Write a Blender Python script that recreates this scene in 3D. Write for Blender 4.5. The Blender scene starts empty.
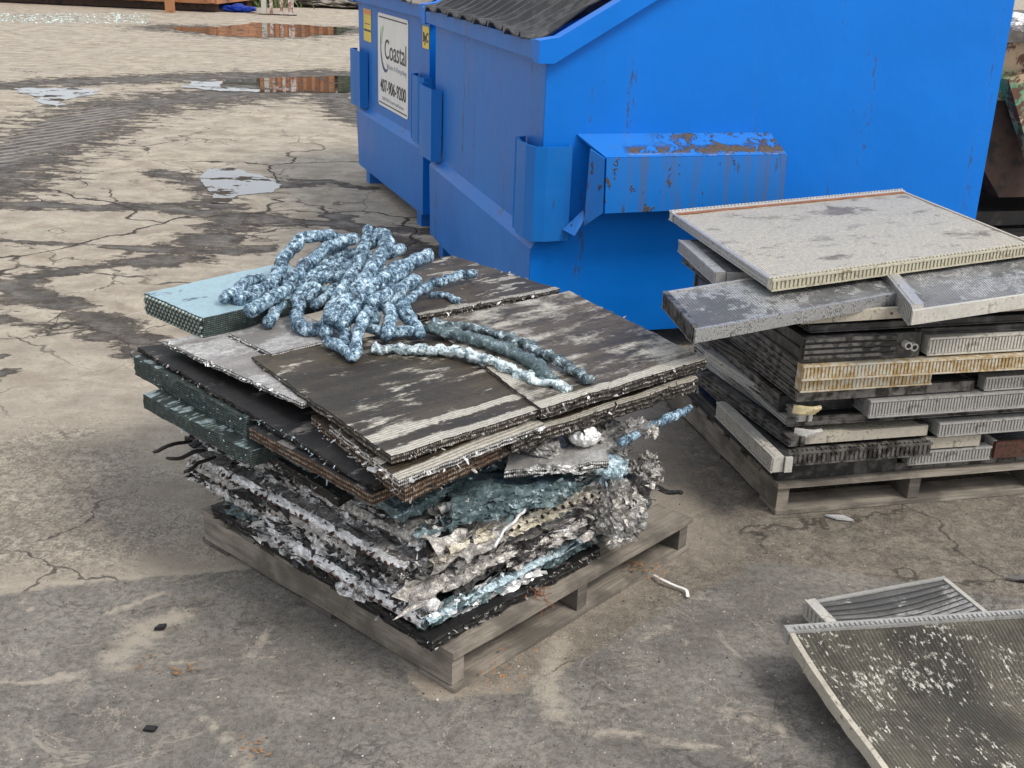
import bpy, bmesh, math, random
import numpy as np
from mathutils import Vector, Matrix, noise as mn
random.seed(7)
S = bpy.context.scene
COL = S.collection
# ------------------------------------------------------------------ camera
CAMH, FPX, PITCH, ROLL = 1.68, 1161.0, 0.365, 0.037
cf = Vector((0, math.cos(PITCH), -math.sin(PITCH)))
cr0 = Vector((1, 0, 0)); cu0 = cr0.cross(cf)
cr = cr0*math.cos(ROLL) + cu0*math.sin(ROLL); cu = cr.cross(cf)
CP = Vector((0, 0, CAMH))
cam = bpy.data.cameras.new('camera'); co = bpy.data.objects.new('camera', cam); COL.objects.link(co)
co.matrix_world = Matrix(((cr.x, cu.x, -cf.x, 0), (cr.y, cu.y, -cf.y, 0), (cr.z, cu.z, -cf.z, CAMH), (0, 0, 0, 1)))
cam.sensor_width = 36; cam.lens = FPX/1024*36; cam.clip_end = 2000; cam.clip_start = .05
S.camera = co
# ------------------------------------------------------------------ light
SUN_EL, SUN_AZ = math.radians(52), math.radians(118)    # azimuth measured from +Y towards +X
w = bpy.data.worlds.new('World'); S.world = w; w.use_nodes = True
wt = w.node_tree; bg = wt.nodes['Background']
sky = wt.nodes.new('ShaderNodeTexSky'); sky.sky_type = 'NISHITA'; sky.sun_disc = False
sky.sun_elevation = SUN_EL; sky.sun_rotation = SUN_AZ; sky.dust_density = 4; sky.air_density = 1.2
hs = wt.nodes.new('ShaderNodeHueSaturation'); hs.inputs['Saturation'].default_value = .38
wt.links.new(sky.outputs[0], hs.inputs['Color']); mxw = wt.nodes.new('ShaderNodeMix'); mxw.data_type = 'RGBA'; mxw.inputs[0].default_value = .5
wt.links.new(hs.outputs[0], mxw.inputs[6]); mxw.inputs[7].default_value = (6.3, 6.6, 7.1, 1)      # an even veil of cloud over the clear sky
wt.links.new(mxw.outputs[2], bg.inputs[0])
bg.inputs[1].default_value = .15
sl = bpy.data.lights.new('sun', 'SUN'); sl.energy = 1.5; sl.angle = math.radians(14); sl.color = (1, .95, .87)
so = bpy.data.objects.new('sun', sl); COL.objects.link(so)
sd = Vector((math.sin(SUN_AZ)*math.cos(SUN_EL), math.cos(SUN_AZ)*math.cos(SUN_EL), math.sin(SUN_EL)))
so.rotation_euler = sd.to_track_quat('Z', 'Y').to_euler(); so.location = (6, -4, 12)
S.view_settings.view_transform = 'Standard'; S.view_settings.look = 'None'
S.view_settings.exposure = 0.28; S.view_settings.gamma = 1
S.render.engine = 'CYCLES'; S.cycles.use_denoising = True
S.cycles.max_bounces = 6

def at(x, y, z=0.0):
    """the survey: the point at height z seen at that spot of the photograph"""
    d = cf + cr*((x-512)/FPX) + cu*((384-y)/FPX)
    return CP + d*((z-CAMH)/d.z)
V = Vector
# ------------------------------------------------------------------ mesh helper
class MB:
    def __init__(s): s.v = []; s.f = []; s.uv = []; s.mi = []; s.cur = 0
    def vert(s, p): s.v.append(V(p)); return len(s.v)-1
    def face(s, idx, uv=None):
        s.f.append(tuple(idx)); s.mi.append(s.cur)
        if uv is None:
            a, b, c = s.v[idx[0]], s.v[idx[1]], s.v[idx[2]]
            n = (b-a).cross(c-a)
            if n.length == 0: n = V((0, 0, 1))
            n.normalize()
            t = V((0, 0, 1)).cross(n)
            t = V((1, 0, 0)) if t.length < .1 else t.normalized()
            q = n.cross(t)
            uv = [(s.v[i].dot(t), s.v[i].dot(q)) for i in idx]
        s.uv.append(uv)
    def quad(s, a, b, c, d, uv=None):
        s.face([s.vert(a), s.vert(b), s.vert(c), s.vert(d)], uv)
    def hexa(s, c8):
        """8 corners: bottom 0-3 counter-clockwise, top 4-7"""
        i = [s.vert(p) for p in c8]
        for f in ((3, 2, 1, 0), (4, 5, 6, 7), (0, 1, 5, 4), (1, 2, 6, 5), (2, 3, 7, 6), (3, 0, 4, 7)):
            s.face([i[k] for k in f])
    def box(s, x0, x1, y0, y1, z0, z1):
        s.hexa([V(p) for p in ((x0, y0, z0), (x1, y0, z0), (x1, y1, z0), (x0, y1, z0), (x0, y0, z1), (x1, y0, z1), (x1, y1, z1), (x0, y1, z1))])
    def obox(s, o, ax, ay, az):
        o, ax, ay, az = V(o), V(ax), V(ay), V(az)
        s.hexa([o, o+ax, o+ax+ay, o+ay, o+az, o+ax+az, o+ax+ay+az, o+ay+az])
    def tube(s, pts, r, seg=8, wob=0, cap=True, seed=0):
        pts = [V(p) for p in pts]; rings = []
        up = V((0, 0, 1)); n = None
        for i, p in enumerate(pts):
            t = (pts[min(i+1, len(pts)-1)] - pts[max(i-1, 0)])
            t = t.normalized() if t.length > 0 else V((1, 0, 0))
            if n is None:
                n = t.cross(up if abs(t.z) < .9 else V((1, 0, 0))).normalized()
            else:
                n = (n - t*n.dot(t)).normalized()
            b = t.cross(n); rr = r[i] if isinstance(r, (list, tuple)) else r
            ring = []
            for k in range(seg):
                a = 2*math.pi*k/seg; d = n*math.cos(a)+b*math.sin(a)
                q = p+d*rr
                if wob: q = p+d*rr*(1+wob*mn.noise(q*34+V((seed, 0, 0)))+wob*.55*mn.noise(q*95+V((0, seed, 0)))+wob*.75*abs(mn.noise(q*150)))
                ring.append(s.vert(q))
            rings.append(ring)
        L = 0
        for i in range(len(rings)-1):
            dl = (pts[i+1]-pts[i]).length
            for k in range(seg):
                k2 = (k+1) % seg; u0, u1 = k/seg*.1, (k+1)/seg*.1
                s.face([rings[i][k], rings[i][k2], rings[i+1][k2], rings[i+1][k]], [(L, u0), (L, u1), (L+dl, u1), (L+dl, u0)])
            L += dl
        if cap:
            s.face(rings[0][::-1]); s.face(rings[-1])
    def flake(s, p, size, nrm=None):
        """a small torn curl of metal: two bent quads"""
        a = V((random.gauss(0, 1), random.gauss(0, 1), random.gauss(0, .6)))
        if nrm is not None: a += V(nrm)*.9
        a.normalize()
        b = a.cross(V((random.gauss(0, 1), random.gauss(0, 1), random.gauss(0, 1)))).normalized()
        c = a.cross(b)
        l = size*min(1.7, math.exp(random.gauss(-.55, .5))); wd = l*random.uniform(.18, .65)
        p = V(p); m = p+a*l*.55+c*l*.2*random.uniform(-1, 1); e = m+a*l*.5+c*l*.5*random.uniform(-1, 1)
        i = [s.vert(q) for q in (p-b*wd/2, p+b*wd/2, m+b*wd*.5, m-b*wd*.45, e+b*wd*.35*random.random(), e-b*wd*.3)]
        s.face([i[0], i[1], i[2], i[3]]); s.face([i[3], i[2], i[4], i[5]])
    def sheet(s, c, A, B, cr=.25, n=9, m=6, sd=None):
        """a crumpled scrap of foil with a torn outline"""
        sd = random.uniform(0, 90) if sd is None else sd
        c, A, B = V(c), V(A), V(B); Nn = A.cross(B).normalized(); L_ = A.length; ids = []
        for i in range(n+1):
            row = []
            for j in range(m+1):
                u, v = i/n-.5, j/m-.5
                k = 1+.5*mn.noise(V((u*5+sd, v*5, 1))) if i in (0, n) or j in (0, m) else 1
                h = abs(mn.noise(V((u*2.6+sd, v*2.6, 0))))*1.6+abs(mn.noise(V((u*6+sd, v*6, 4))))*.8+u*u*1.2-v*v*.8
                w_ = mn.noise_vector(V((u*5, v*5+sd, 2)))*L_*.12
                row.append(s.vert(c+A*u*k+B*v*k+Nn*(h-.3)*cr*L_+w_))
            ids.append(row)
        for i in range(n):
            for j in range(m): s.face([ids[i][j], ids[i+1][j], ids[i+1][j+1], ids[i][j+1]])
    def build(s, name, mat, parent=None, origin=None, smooth=False):
        me = bpy.data.meshes.new(name)
        o0 = V(origin) if origin is not None else V((0, 0, 0))
        me.from_pydata([tuple(p-o0) for p in s.v], [], s.f)
        ul = me.uv_layers.new(name='UVMap')
        flat = [c for f in s.uv for u in f for c in u]
        ul.data.foreach_set('uv', flat)
        for m in (mat if isinstance(mat, (list, tuple)) else [mat]): me.materials.append(m)
        me.polygons.foreach_set('material_index', s.mi)
        if smooth: me.polygons.foreach_set('use_smooth', [True]*len(s.f))
        me.update()
        o = bpy.data.objects.new(name, me); COL.objects.link(o)
        if parent is not None: o.parent = parent
        elif origin is not None: o.location = o0
        return o
def tag(o, label=None, cat=None, group=None, kind=None):
    for k, val in (('label', label), ('category', cat), ('group', group), ('kind', kind)):
        if val: o[k] = val
    return o
def thing(name, label, cat, loc=(0, 0, 0), rz=0, group=None):
    o = bpy.data.objects.new(name, None); COL.objects.link(o); o.empty_display_size = .1
    o.location = loc; o.rotation_euler = (0, 0, rz)
    return tag(o, label, cat, group)

# ------------------------------------------------------------------ materials
def lin(r, g, b):
    f = lambda c: (c/255/12.92) if c/255 <= .04045 else ((c/255+.055)/1.055)**2.4
    return (f(r), f(g), f(b), 1)
class NT:
    def __init__(s, name):
        s.m = bpy.data.materials.new(name); s.m.use_nodes = True; s.t = s.m.node_tree
        s.b = s.t.nodes['Principled BSDF']; s.co = s.t.nodes.new('ShaderNodeTexCoord')
        s.uv = s.co.outputs['UV']; s.obj = s.co.outputs['Object']
    def n(s, k): return s.t.nodes.new(k)
    def l(s, a, b): s.t.links.new(a, b)
    def put(s, sock, v):
        if isinstance(v, bpy.types.NodeSocket): s.l(v, sock)
        else: sock.default_value = v
    def map(s, vec, sc=(1, 1, 1), loc=(0, 0, 0), rot=(0, 0, 0)):
        m = s.n('ShaderNodeMapping'); s.l(vec, m.inputs[0]); m.inputs['Scale'].default_value = sc
        m.inputs['Location'].default_value = loc; m.inputs['Rotation'].default_value = rot; return m.outputs[0]
    def noise(s, vec, sc=5, det=4, rough=.55, dist=0):
        m = s.n('ShaderNodeTexNoise'); s.l(vec, m.inputs['Vector']); m.inputs['Scale'].default_value = sc
        m.inputs['Detail'].default_value = det; m.inputs['Roughness'].default_value = rough; m.inputs['Distortion'].default_value = dist
        return m.outputs['Fac']
    def noisec(s, vec, sc=5, det=3):
        m = s.n('ShaderNodeTexNoise'); s.l(vec, m.inputs['Vector']); m.inputs['Scale'].default_value = sc; m.inputs['Detail'].default_value = det
        return m.outputs['Color']
    def vor(s, vec, sc=5, feat='F1', rnd=1):
        m = s.n('ShaderNodeTexVoronoi'); s.l(vec, m.inputs['Vector']); m.inputs['Scale'].default_value = sc; m.feature = feat
        m.inputs['Randomness'].default_value = rnd; return m.outputs
    def wave(s, vec, sc=5, d='X', dist=0, prof='SIN', ds=1):
        m = s.n('ShaderNodeTexWave'); s.l(vec, m.inputs['Vector']); m.bands_direction = d; m.inputs['Scale'].default_value = sc
        m.inputs['Distortion'].default_value = dist; m.wave_profile = prof; m.inputs['Detail Scale'].default_value = ds; return m.outputs['Fac']
    def ss(s, v, a, b, o0=0, o1=1):
        m = s.n('ShaderNodeMapRange'); m.interpolation_type = 'SMOOTHSTEP'; s.put(m.inputs[0], v)
        for i, x in ((1, a), (2, b), (3, o0), (4, o1)): m.inputs[i].default_value = x
        return m.outputs[0]
    def math(s, op, a, b=0.0, c=None):
        m = s.n('ShaderNodeMath'); m.operation = op; s.put(m.inputs[0], a); s.put(m.inputs[1], b)
        if c is not None: s.put(m.inputs[2], c)
        return m.outputs[0]
    def mix(s, f, a, b, mode='MIX'):
        m = s.n('ShaderNodeMix'); m.data_type = 'RGBA'; m.blend_type = mode
        s.put(m.inputs[0], f); s.put(m.inputs[6], a); s.put(m.inputs[7], b); return m.outputs[2]
    def vadd(s, a, b, sc=1):
        m = s.n('ShaderNodeVectorMath'); m.operation = 'MULTIPLY_ADD'; s.l(b, m.inputs[0]); m.inputs[1].default_value = (sc, sc, sc); s.l(a, m.inputs[2]); return m.outputs[0]
    def attr(s, name):
        m = s.n('ShaderNodeAttribute'); m.attribute_name = name; return m.outputs['Fac']
    def out(s, col=None, rough=None, metal=None, bump=None, bs=.3, bd=.01, spec=None):
        if col is not None: s.put(s.b.inputs['Base Color'], col)
        if rough is not None: s.put(s.b.inputs['Roughness'], rough)
        if metal is not None: s.put(s.b.inputs['Metallic'], metal)
        if spec is not None: s.b.inputs['Specular IOR Level'].default_value = spec
        if bump is not None:
            k = s.n('ShaderNodeBump'); s.l(bump, k.inputs['Height']); k.inputs['Strength'].default_value = bs; k.inputs['Distance'].default_value = bd
            s.l(k.outputs[0], s.b.inputs['Normal'])
        return s.m

def m_fin(name, dark, mid, light, amt=.55, st=(6, 22), fine=380, fdir='X', ridge=None, rs=.5, metal=.25, rust=0, seed=0, bands=(), gr=.5, thin=.03, bst=(1.5, 10)):
    """top of a coil or radiator: fine fin lines, stained, with stretched bright worn patches; bands: bright worn stripes at those distances (m) from the front edge"""
    N = NT(name); oi = N.n('ShaderNodeObjectInfo'); k_ = N.math('MULTIPLY', oi.outputs['Random'], 37.0); cx = N.n('ShaderNodeCombineXYZ')
    for i in range(3): N.l(k_, cx.inputs[i])
    uv = N.vadd(N.map(N.uv, (1, 1, 1), (seed, seed*.7, 0)), cx.outputs[0], 1.0)
    big = N.noise(uv, 3.2, 3); band = N.noise(N.map(uv, (bst[0], bst[1], 1)), 1, 4, .65)
    grain = N.noise(uv, 210, 4, .75); g2 = N.noise(uv, 60, 4, .7)
    c = N.mix(N.ss(N.math('ADD', N.math('MULTIPLY', big, .35), N.math('ADD', N.math('MULTIPLY', band, .5), N.math('MULTIPLY', g2, .15))), .40, .60), dark, mid)
    p1 = N.noise(N.map(uv, (st[0], st[1], 1)), 1, 6, .68, .12)
    p2 = N.noise(uv, 4.5, 3)
    pm = N.math('ADD', N.math('MULTIPLY', p1, .62), N.math('ADD', N.math('MULTIPLY', p2, .45), N.math('MULTIPLY', g2, .12)))
    if bands:
        sv = N.n('ShaderNodeSeparateXYZ'); N.l(N.uv, sv.inputs[0])
        for c0, hw, amp in bands:
            dd_ = N.math('ABSOLUTE', N.math('SUBTRACT', N.math('ADD', sv.outputs[1], N.math('MULTIPLY', N.math('SUBTRACT', g2, .5), .02)), c0))
            pm = N.math('ADD', pm, N.math('MULTIPLY', N.ss(dd_, hw, hw*.3, 0, amp), N.ss(N.noise(N.map(uv, (5, 2, 1)), 1, 4, .7), .38, .56, .25, 1)))
    msk = N.ss(pm, 1.06-amt*.85, 1.06-amt*.85+thin)
    lt = N.mix(N.ss(N.math('ADD', N.math('MULTIPLY', grain, .6), N.math('MULTIPLY', g2, .4)), .40, .60), tuple(x*(1-gr) for x in light[:3])+(1,), light)
    c = N.mix(N.ss(grain, .42, .62, .35, 0), c, tuple(x*.35 for x in dark[:3])+(1,))
    c = N.mix(msk, c, lt)
    fl = N.wave(uv, fine/6.283, fdir, .6)
    c = N.mix(N.ss(fl, .2, .9, .32, 0), c, (.012, .011, .01, 1))
    if ridge:
        rg = N.wave(uv, ridge/6.283, 'Y' if fdir == 'X' else 'X', .35)
        c = N.mix(N.ss(rg, .0, .4, rs, 0), c, (.012, .011, .01, 1))
    if rust: c = N.mix(N.ss(N.noise(uv, 9, 5, .7), 1-rust, 1-rust+.1), c, (.16, .055, .02, 1))
    h = N.math('ADD', N.math('MULTIPLY', fl, .4), N.math('MULTIPLY', N.math('ADD', grain, g2), .8))
    if ridge: h = N.math('ADD', h, rg)
    return N.out(c, N.ss(grain, .25, .75, .28, .62), N.math('MULTIPLY', msk, metal+.2), h, .6, .0025)
def m_foil(name, cols, sc=38, metal=.45, rough=.42, thr=(.36, .5, .62), bd=.006, seed=0, dw=.10):
    N = NT(name); v = N.map(N.obj, (1, 1, 1), (seed, seed, 0))
    a = N.noise(v, sc, 6, .75, .6); b = N.noise(v, sc*4.5, 3, .7); d = N.noise(v, sc*.25, 3)
    s_ = N.math('ADD', N.math('MULTIPLY', a, .72-dw), N.math('ADD', N.math('MULTIPLY', b, .28), N.math('MULTIPLY', d, dw)))
    c = N.mix(N.ss(s_, thr[0], thr[1]), cols[0], cols[1]); c = N.mix(N.ss(s_, thr[1], thr[2]), c, cols[2])
    return N.out(c, rough, N.ss(s_, thr[0], thr[2], 0, metal), s_, .8, bd)
def m_side(name, dark, mid, light, layers=130, amt=.4, rust=0, seed=0, metal=.2):
    """edge of a coil: rows of fins and tube ends, grimy"""
    N = NT(name); uv = N.map(N.uv, (1, 1, 1), (seed, 0, 0))
    a = N.noise(uv, 70, 4, .7, .5); w1 = N.wave(uv, layers/6.283*1.0, 'Y', 1.5); w2 = N.wave(uv, 55, 'X', 2)
    k = N.math('ADD', N.math('MULTIPLY', a, .6), N.math('ADD', N.math('MULTIPLY', w1, .25), N.math('MULTIPLY', w2, .15)))
    c = N.mix(N.ss(k, .35, .55), dark, mid); c = N.mix(N.ss(N.math('ADD', k, N.math('MULTIPLY', N.noise(uv, 9, 2), .3)), .86-amt*.3, .96-amt*.3), c, light)
    if rust: c = N.mix(N.ss(N.noise(uv, 14, 4, .7), 1-rust, 1.12-rust), c, (.105, .036, .012, 1))
    return N.out(c, .6, metal, k, .9, .006)
def m_plain(name, c, var=.25, rough=.5, metal=0, sc=30, grime=None, ga=.5, bd=.001, st=(1, 1, 1), spec=None):
    N = NT(name); v = N.map(N.obj, st); a = N.noise(v, sc, 5, .65); b = N.noise(v, sc*.17, 4, .6)
    k = N.math('MULTIPLY', N.math('ADD', a, b), .5)
    col = N.mix(N.ss(k, .3, .7), tuple(x*(1-var) for x in c[:3])+(1,), tuple(min(1, x*(1+var)) for x in c[:3])+(1,))
    if grime: col = N.mix(N.ss(N.math('ADD', N.math('MULTIPLY', a, .68), N.math('MULTIPLY', b, .32)), 1-ga-.06, 1-ga+.10), col, grime)
    return N.out(col, rough, metal, a, .5, bd, spec)
def m_wood(name, c, seed=0):
    # grain, weathering and dark stains
    N = NT(name); v = N.map(N.uv, (3, 40, 3), (seed, seed, 0))
    a = N.noise(v, 1.6, 6, .7, .6); b = N.noise(N.uv, 6, 4); f = N.noise(N.map(N.uv, (12, 160, 1)), 1, 3, .7)
    col = N.mix(N.ss(a, .3, .7), tuple(x*.5 for x in c[:3])+(1,), c)
    col = N.mix(N.ss(b, .42, .62, 0, .85), col, tuple(x*.32 for x in c[:3])+(1,))
    col = N.mix(N.ss(f, .6, .75, 0, .6), col, (.03, .025, .02, 1))
    return N.out(col, .85, 0, N.math('ADD', a, f), .6, .002)
M = {}
M['brown_coil'] = m_fin('brown_coil', (.038, .028, .017, 1), (.135, .102, .064, 1), (.84, .78, .66, 1), .50, (8, 26), 900, 'X', 190, .38, bands=((.012, .026, .42), (.105, .026, .27)), thin=.10, gr=.35, metal=0)
M['brown_coil_patchy'] = m_fin('brown_coil_patchy', (.045, .034, .022, 1), (.19, .148, .10, 1), (.84, .78, .66, 1), .60, (5, 14), 900, 'X', 190, .34, seed=3.3, bands=((.018, .03, .36),), thin=.15, bst=(1.2, 14), gr=.3, metal=0)
M['back_coil'] = m_fin('back_coil', (.04, .032, .025, 1), (.17, .13, .088, 1), (.8, .74, .62, 1), .50, (6, 30), 900, 'X', 190, .3, seed=7, bands=((.01, .02, .30),))
M['silver_coil'] = m_fin('silver_coil', (.26, .245, .235, 1), (.42, .40, .385, 1), (.78, .765, .74, 1), .62, (4, 16), 700, 'Y', None, seed=2, metal=.15, thin=.12)
M['black_coil'] = m_fin('black_coil', (.006, .006, .007, 1), (.026, .024, .024, 1), (.30, .28, .26, 1), .47, (5, 30), 700, 'X', None, seed=5)
M['green_coil'] = m_fin('green_coil', (.012, .017, .015, 1), (.05, .07, .06, 1), (.50, .62, .63, 1), .53, (8, 40), 500, 'X', None, seed=6)
M['pale_blue'] = m_fin('pale_blue', (.05, .10, .13, 1), (.13, .24, .30, 1), (.46, .66, .74, 1), .68, (5, 9), 600, 'X', None, metal=0, seed=1, thin=.05, gr=.2)
M['teal_foil'] = m_foil('teal_foil', [(.015, .022, .024, 1), (.10, .15, .16, 1), (.60, .70, .72, 1)], 26, .35, .45, (.38, .52, .66), .008)
M['blue_foil'] = m_foil('blue_foil', [(.006, .016, .032, 1), (.13, .23, .32, 1), (.62, .78, .88, 1)], 80, .12, .5, (.445, .51, .575), .005, 0, .22)  # coarse dark patches put shadow among the tubes into the colour, besides uneven frosting
M['strip_foil'] = m_foil('strip_foil', [(.02, .032, .036, 1), (.20, .27, .29, 1), (.75, .84, .86, 1)], 30, .2, .45, (.38, .455, .53), .008, 4)
M['strip_dark'] = m_foil('strip_dark', [(.012, .02, .024, 1), (.10, .14, .155, 1), (.62, .74, .78, 1)], 34, .2, .45, (.40, .50, .58), .008, 4)
M['silver_foil'] = m_foil('silver_foil', [(.016, .015, .014, 1), (.30, .29, .28, 1), (.86, .85, .84, 1)], 40, .35, .40, (.37, .46, .56), .008)
M['dark_foil'] = m_foil('dark_foil', [(.006, .006, .006, 1), (.05, .047, .045, 1), (.42, .41, .40, 1)], 34, .4, .42, (.40, .54, .66), .008, 3)
M['grey_foil'] = m_foil('grey_foil', [(.02, .018, .017, 1), (.24, .23, .22, 1), (.78, .77, .75, 1)], 46, .35, .42, (.38, .50, .62), .008, 8)
M['flake_white'] = m_foil('flake_white', [(.10, .095, .09, 1), (.50, .49, .48, 1), (.85, .84, .83, 1)], 60, .45, .4, (.30, .42, .55), .003, 5)
M['flake_grey'] = m_foil('flake_grey', [(.04, .036, .032, 1), (.30, .28, .255, 1), (.74, .71, .66, 1)], 60, .3, .45, (.36, .48, .6), .003, 9)
M['flake_cream'] = m_foil('flake_cream', [(.08, .07, .05, 1), (.40, .36, .28, 1), (.74, .69, .56, 1)], 60, .1, .6, (.32, .44, .58), .003, 6)
M['flake_blue'] = m_foil('flake_blue', [(.05, .09, .11, 1), (.30, .42, .47, 1), (.66, .77, .82, 1)], 60, .2, .45, (.34, .46, .58), .003, 9)
M['flake_dark'] = m_foil('flake_dark', [(.008, .008, .008, 1), (.04, .035, .03, 1), (.25, .22, .18, 1)], 60, .2, .5, (.4, .54, .66), .003, 2)
M['side_brown'] = m_side('side_brown', (.010, .009, .008, 1), (.06, .05, .04, 1), (.5, .46, .4, 1), 160, .25)
M['side_rusty'] = m_side('side_rusty', (.02, .014, .01, 1), (.12, .07, .04, 1), (.45, .4, .33, 1), 160, .25, .36)
M['side_black'] = m_side('side_black', (.004, .004, .004, 1), (.02, .018, .017, 1), (.3, .28, .25, 1), 160, .05)
M['side_green'] = m_side('side_green', (.012, .017, .015, 1), (.05, .075, .068, 1), (.5, .58, .56, 1), 330, .18, .28, 4)
M['side_silver'] = m_side('side_silver', (.02, .018, .017, 1), (.26, .25, .24, 1), (.75, .74, .72, 1), 200, .6, 0, 2, .4)
M['tube_rust'] = m_plain('tube_rust', (.07, .03, .022, 1), .5, .5, .3, 200)
M['tube_dark'] = m_plain('tube_dark', (.025, .02, .018, 1), .5, .5, .3, 200)
M['tube_grey'] = m_plain('tube_grey', (.30, .36, .34, 1), .5, .4, .6, 200)
M['wood_grey'] = m_wood('wood_grey', (.34, .295, .24, 1))
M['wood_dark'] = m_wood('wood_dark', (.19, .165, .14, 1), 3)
def m_blue(name, base, worn, mud=False, streak=.5):
    N = NT(name); o = N.obj
    a = N.noise(o, 1.6, 4, .6); st = N.noise(N.map(o, (9, 9, .55)), 1, 5, .65); f = N.noise(N.map(o, (60, 60, 14)), 1, 4, .7)
    col = N.mix(N.ss(a, .3, .75), base, worn)
    col = N.mix(N.ss(st, .52, .78, 0, streak), col, (.07, .14, .28, 1))
    col = N.mix(N.ss(N.math('MULTIPLY', f, N.ss(st, .35, .7)), .52, .56, 0, .7), col, (.05, .055, .07, 1))
    if mud:
        sx = N.n('ShaderNodeSeparateXYZ'); N.l(o, sx.inputs[0])
        x, y, z = sx.outputs
        mm = N.noise(N.map(o, (14, 14, 20)), 1, 6, .72, .3)
        top = N.ss(z, .885, .90); side = N.ss(x, .40, .62); edge = N.ss(x, .30, .34)
        m1 = N.math('MULTIPLY', N.math('MULTIPLY', top, side), N.ss(mm, .50, .53))
        m2 = N.math('MULTIPLY', N.math('MULTIPLY', N.ss(z, .893, .903), N.ss(z, .925, .91)), N.math('MULTIPLY', edge, N.ss(mm, .44, .47)))
        spots = N.ss(N.noise(N.map(o, (22, 22, 13)), 1, 4, .6), .635, .66)
        m3 = N.math('MULTIPLY', spots, N.ss(z, .89, .88))
        run = N.math('MULTIPLY', N.math('MULTIPLY', N.ss(N.noise(N.map(o, (22, 1, 1.5)), 1, 3), .48, .6, 0, .62), edge), N.ss(z, .895, .885))
        col = N.mix(run, col, (.065, .12, .26, 1))
        mud_c = N.mix(N.noise(o, 90, 4, .7), (.03, .022, .016, 1), (.15, .108, .075, 1))
        mk = N.math('MAXIMUM', N.math('MAXIMUM', m1, m2), m3)
        col = N.mix(mk, col, mud_c)
        return N.out(col, N.math('ADD', N.math('MULTIPLY', mk, .4), .42), 0, N.math('ADD', N.math('MULTIPLY', mk, 1.5), N.math('MULTIPLY', mm, N.math('ADD', mk, .05))), .8, .008)
    return N.out(col, N.ss(a, .3, .7, .36, .5), 0, N.noise(o, 7, 3), .35, .008, .22)
M['blue_side'] = m_blue('blue_side', (.001, .158, .62, 1), (.0015, .178, .69, 1), streak=.08)
M['blue_front'] = m_blue('blue_front', (.014, .145, .50, 1), (.032, .185, .55, 1), streak=.42)
M['blue_guard'] = m_blue('blue_guard', (.004, .14, .48, 1), (.010, .165, .54, 1), streak=.3)
M['blue_pocket'] = m_blue('blue_pocket', (.003, .155, .55, 1), (.006, .175, .60, 1), True, .25)
M['lid_black'] = m_plain('lid_black', (.018, .019, .021, 1), .4, .5, 0, 14, (.06, .06, .062, 1), .46)
M['lid_dusty'] = m_plain('lid_dusty', (.22, .20, .18, 1), .35, .7, 0, 6, (.4, .36, .3, 1), .4)
M['inside_dark'] = m_plain('inside_dark', (.01, .012, .016, 1), .3, .8)

# ------------------------------------------------------------------ ground
def axis(segs):
    o = [segs[0][0]]
    for a, b, st in segs:
        n = max(1, round((b-a)/st)); o += [a+(b-a)*(i+1)/n for i in range(n)]
    return np.array(o)
xs = axis([(-900, -120, 130), (-120, -30, 15), (-30, -10, 1.5), (-10, -4, .12), (-4, 3.2, .035), (3.2, 8, .3), (8, 40, 4), (40, 900, 140)])
ys = axis([(-60, -2, 10), (-2, 1.6, .4), (1.6, 6, .035), (6, 14, .05), (14, 30, .16), (30, 120, 9), (120, 1500, 170)])
X, Y = np.meshgrid(xs, ys)
def stroke(pts, clampv=1.0):
    """soft brush along picture-surveyed ground points (x, y, half-width in metres)"""
    f = np.full(X.shape, -9.0)
    P = [(at(a, b), r) for a, b, r in pts]
    if len(P) == 1: P = P*2
    for (p, r0), (q, r1) in zip(P[:-1], P[1:]):
        dx, dy = q.x-p.x, q.y-p.y; L2 = dx*dx+dy*dy+1e-9
        t = np.clip(((X-p.x)*dx+(Y-p.y)*dy)/L2, 0, 1)
        d = np.hypot(X-p.x-t*dx, Y-p.y-t*dy); r = r0+(r1-r0)*t
        f = np.maximum(f, 1-d/r)
    return f
def poly(pts, soft):
    P = [at(*p) for p in pts]; inside = np.zeros(X.shape, bool); dm = np.full(X.shape, 1e9)
    for i in range(len(P)):
        p, q = P[i], P[(i+1) % len(P)]
        c = ((p.y > Y) != (q.y > Y)) & (X < (q.x-p.x)*(Y-p.y)/((q.y-p.y) if abs(q.y-p.y) > 1e-9 else 1e-9)+p.x)
        inside ^= c
        dx, dy = q.x-p.x, q.y-p.y; L2 = dx*dx+dy*dy+1e-9
        t = np.clip(((X-p.x)*dx+(Y-p.y)*dy)/L2, 0, 1)
        dm = np.minimum(dm, np.hypot(X-p.x-t*dx, Y-p.y-t*dy))
    return np.clip(np.where(inside, dm, -dm)/soft, -3, 3)
mx = lambda *a: np.maximum.reduce(a)
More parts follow.
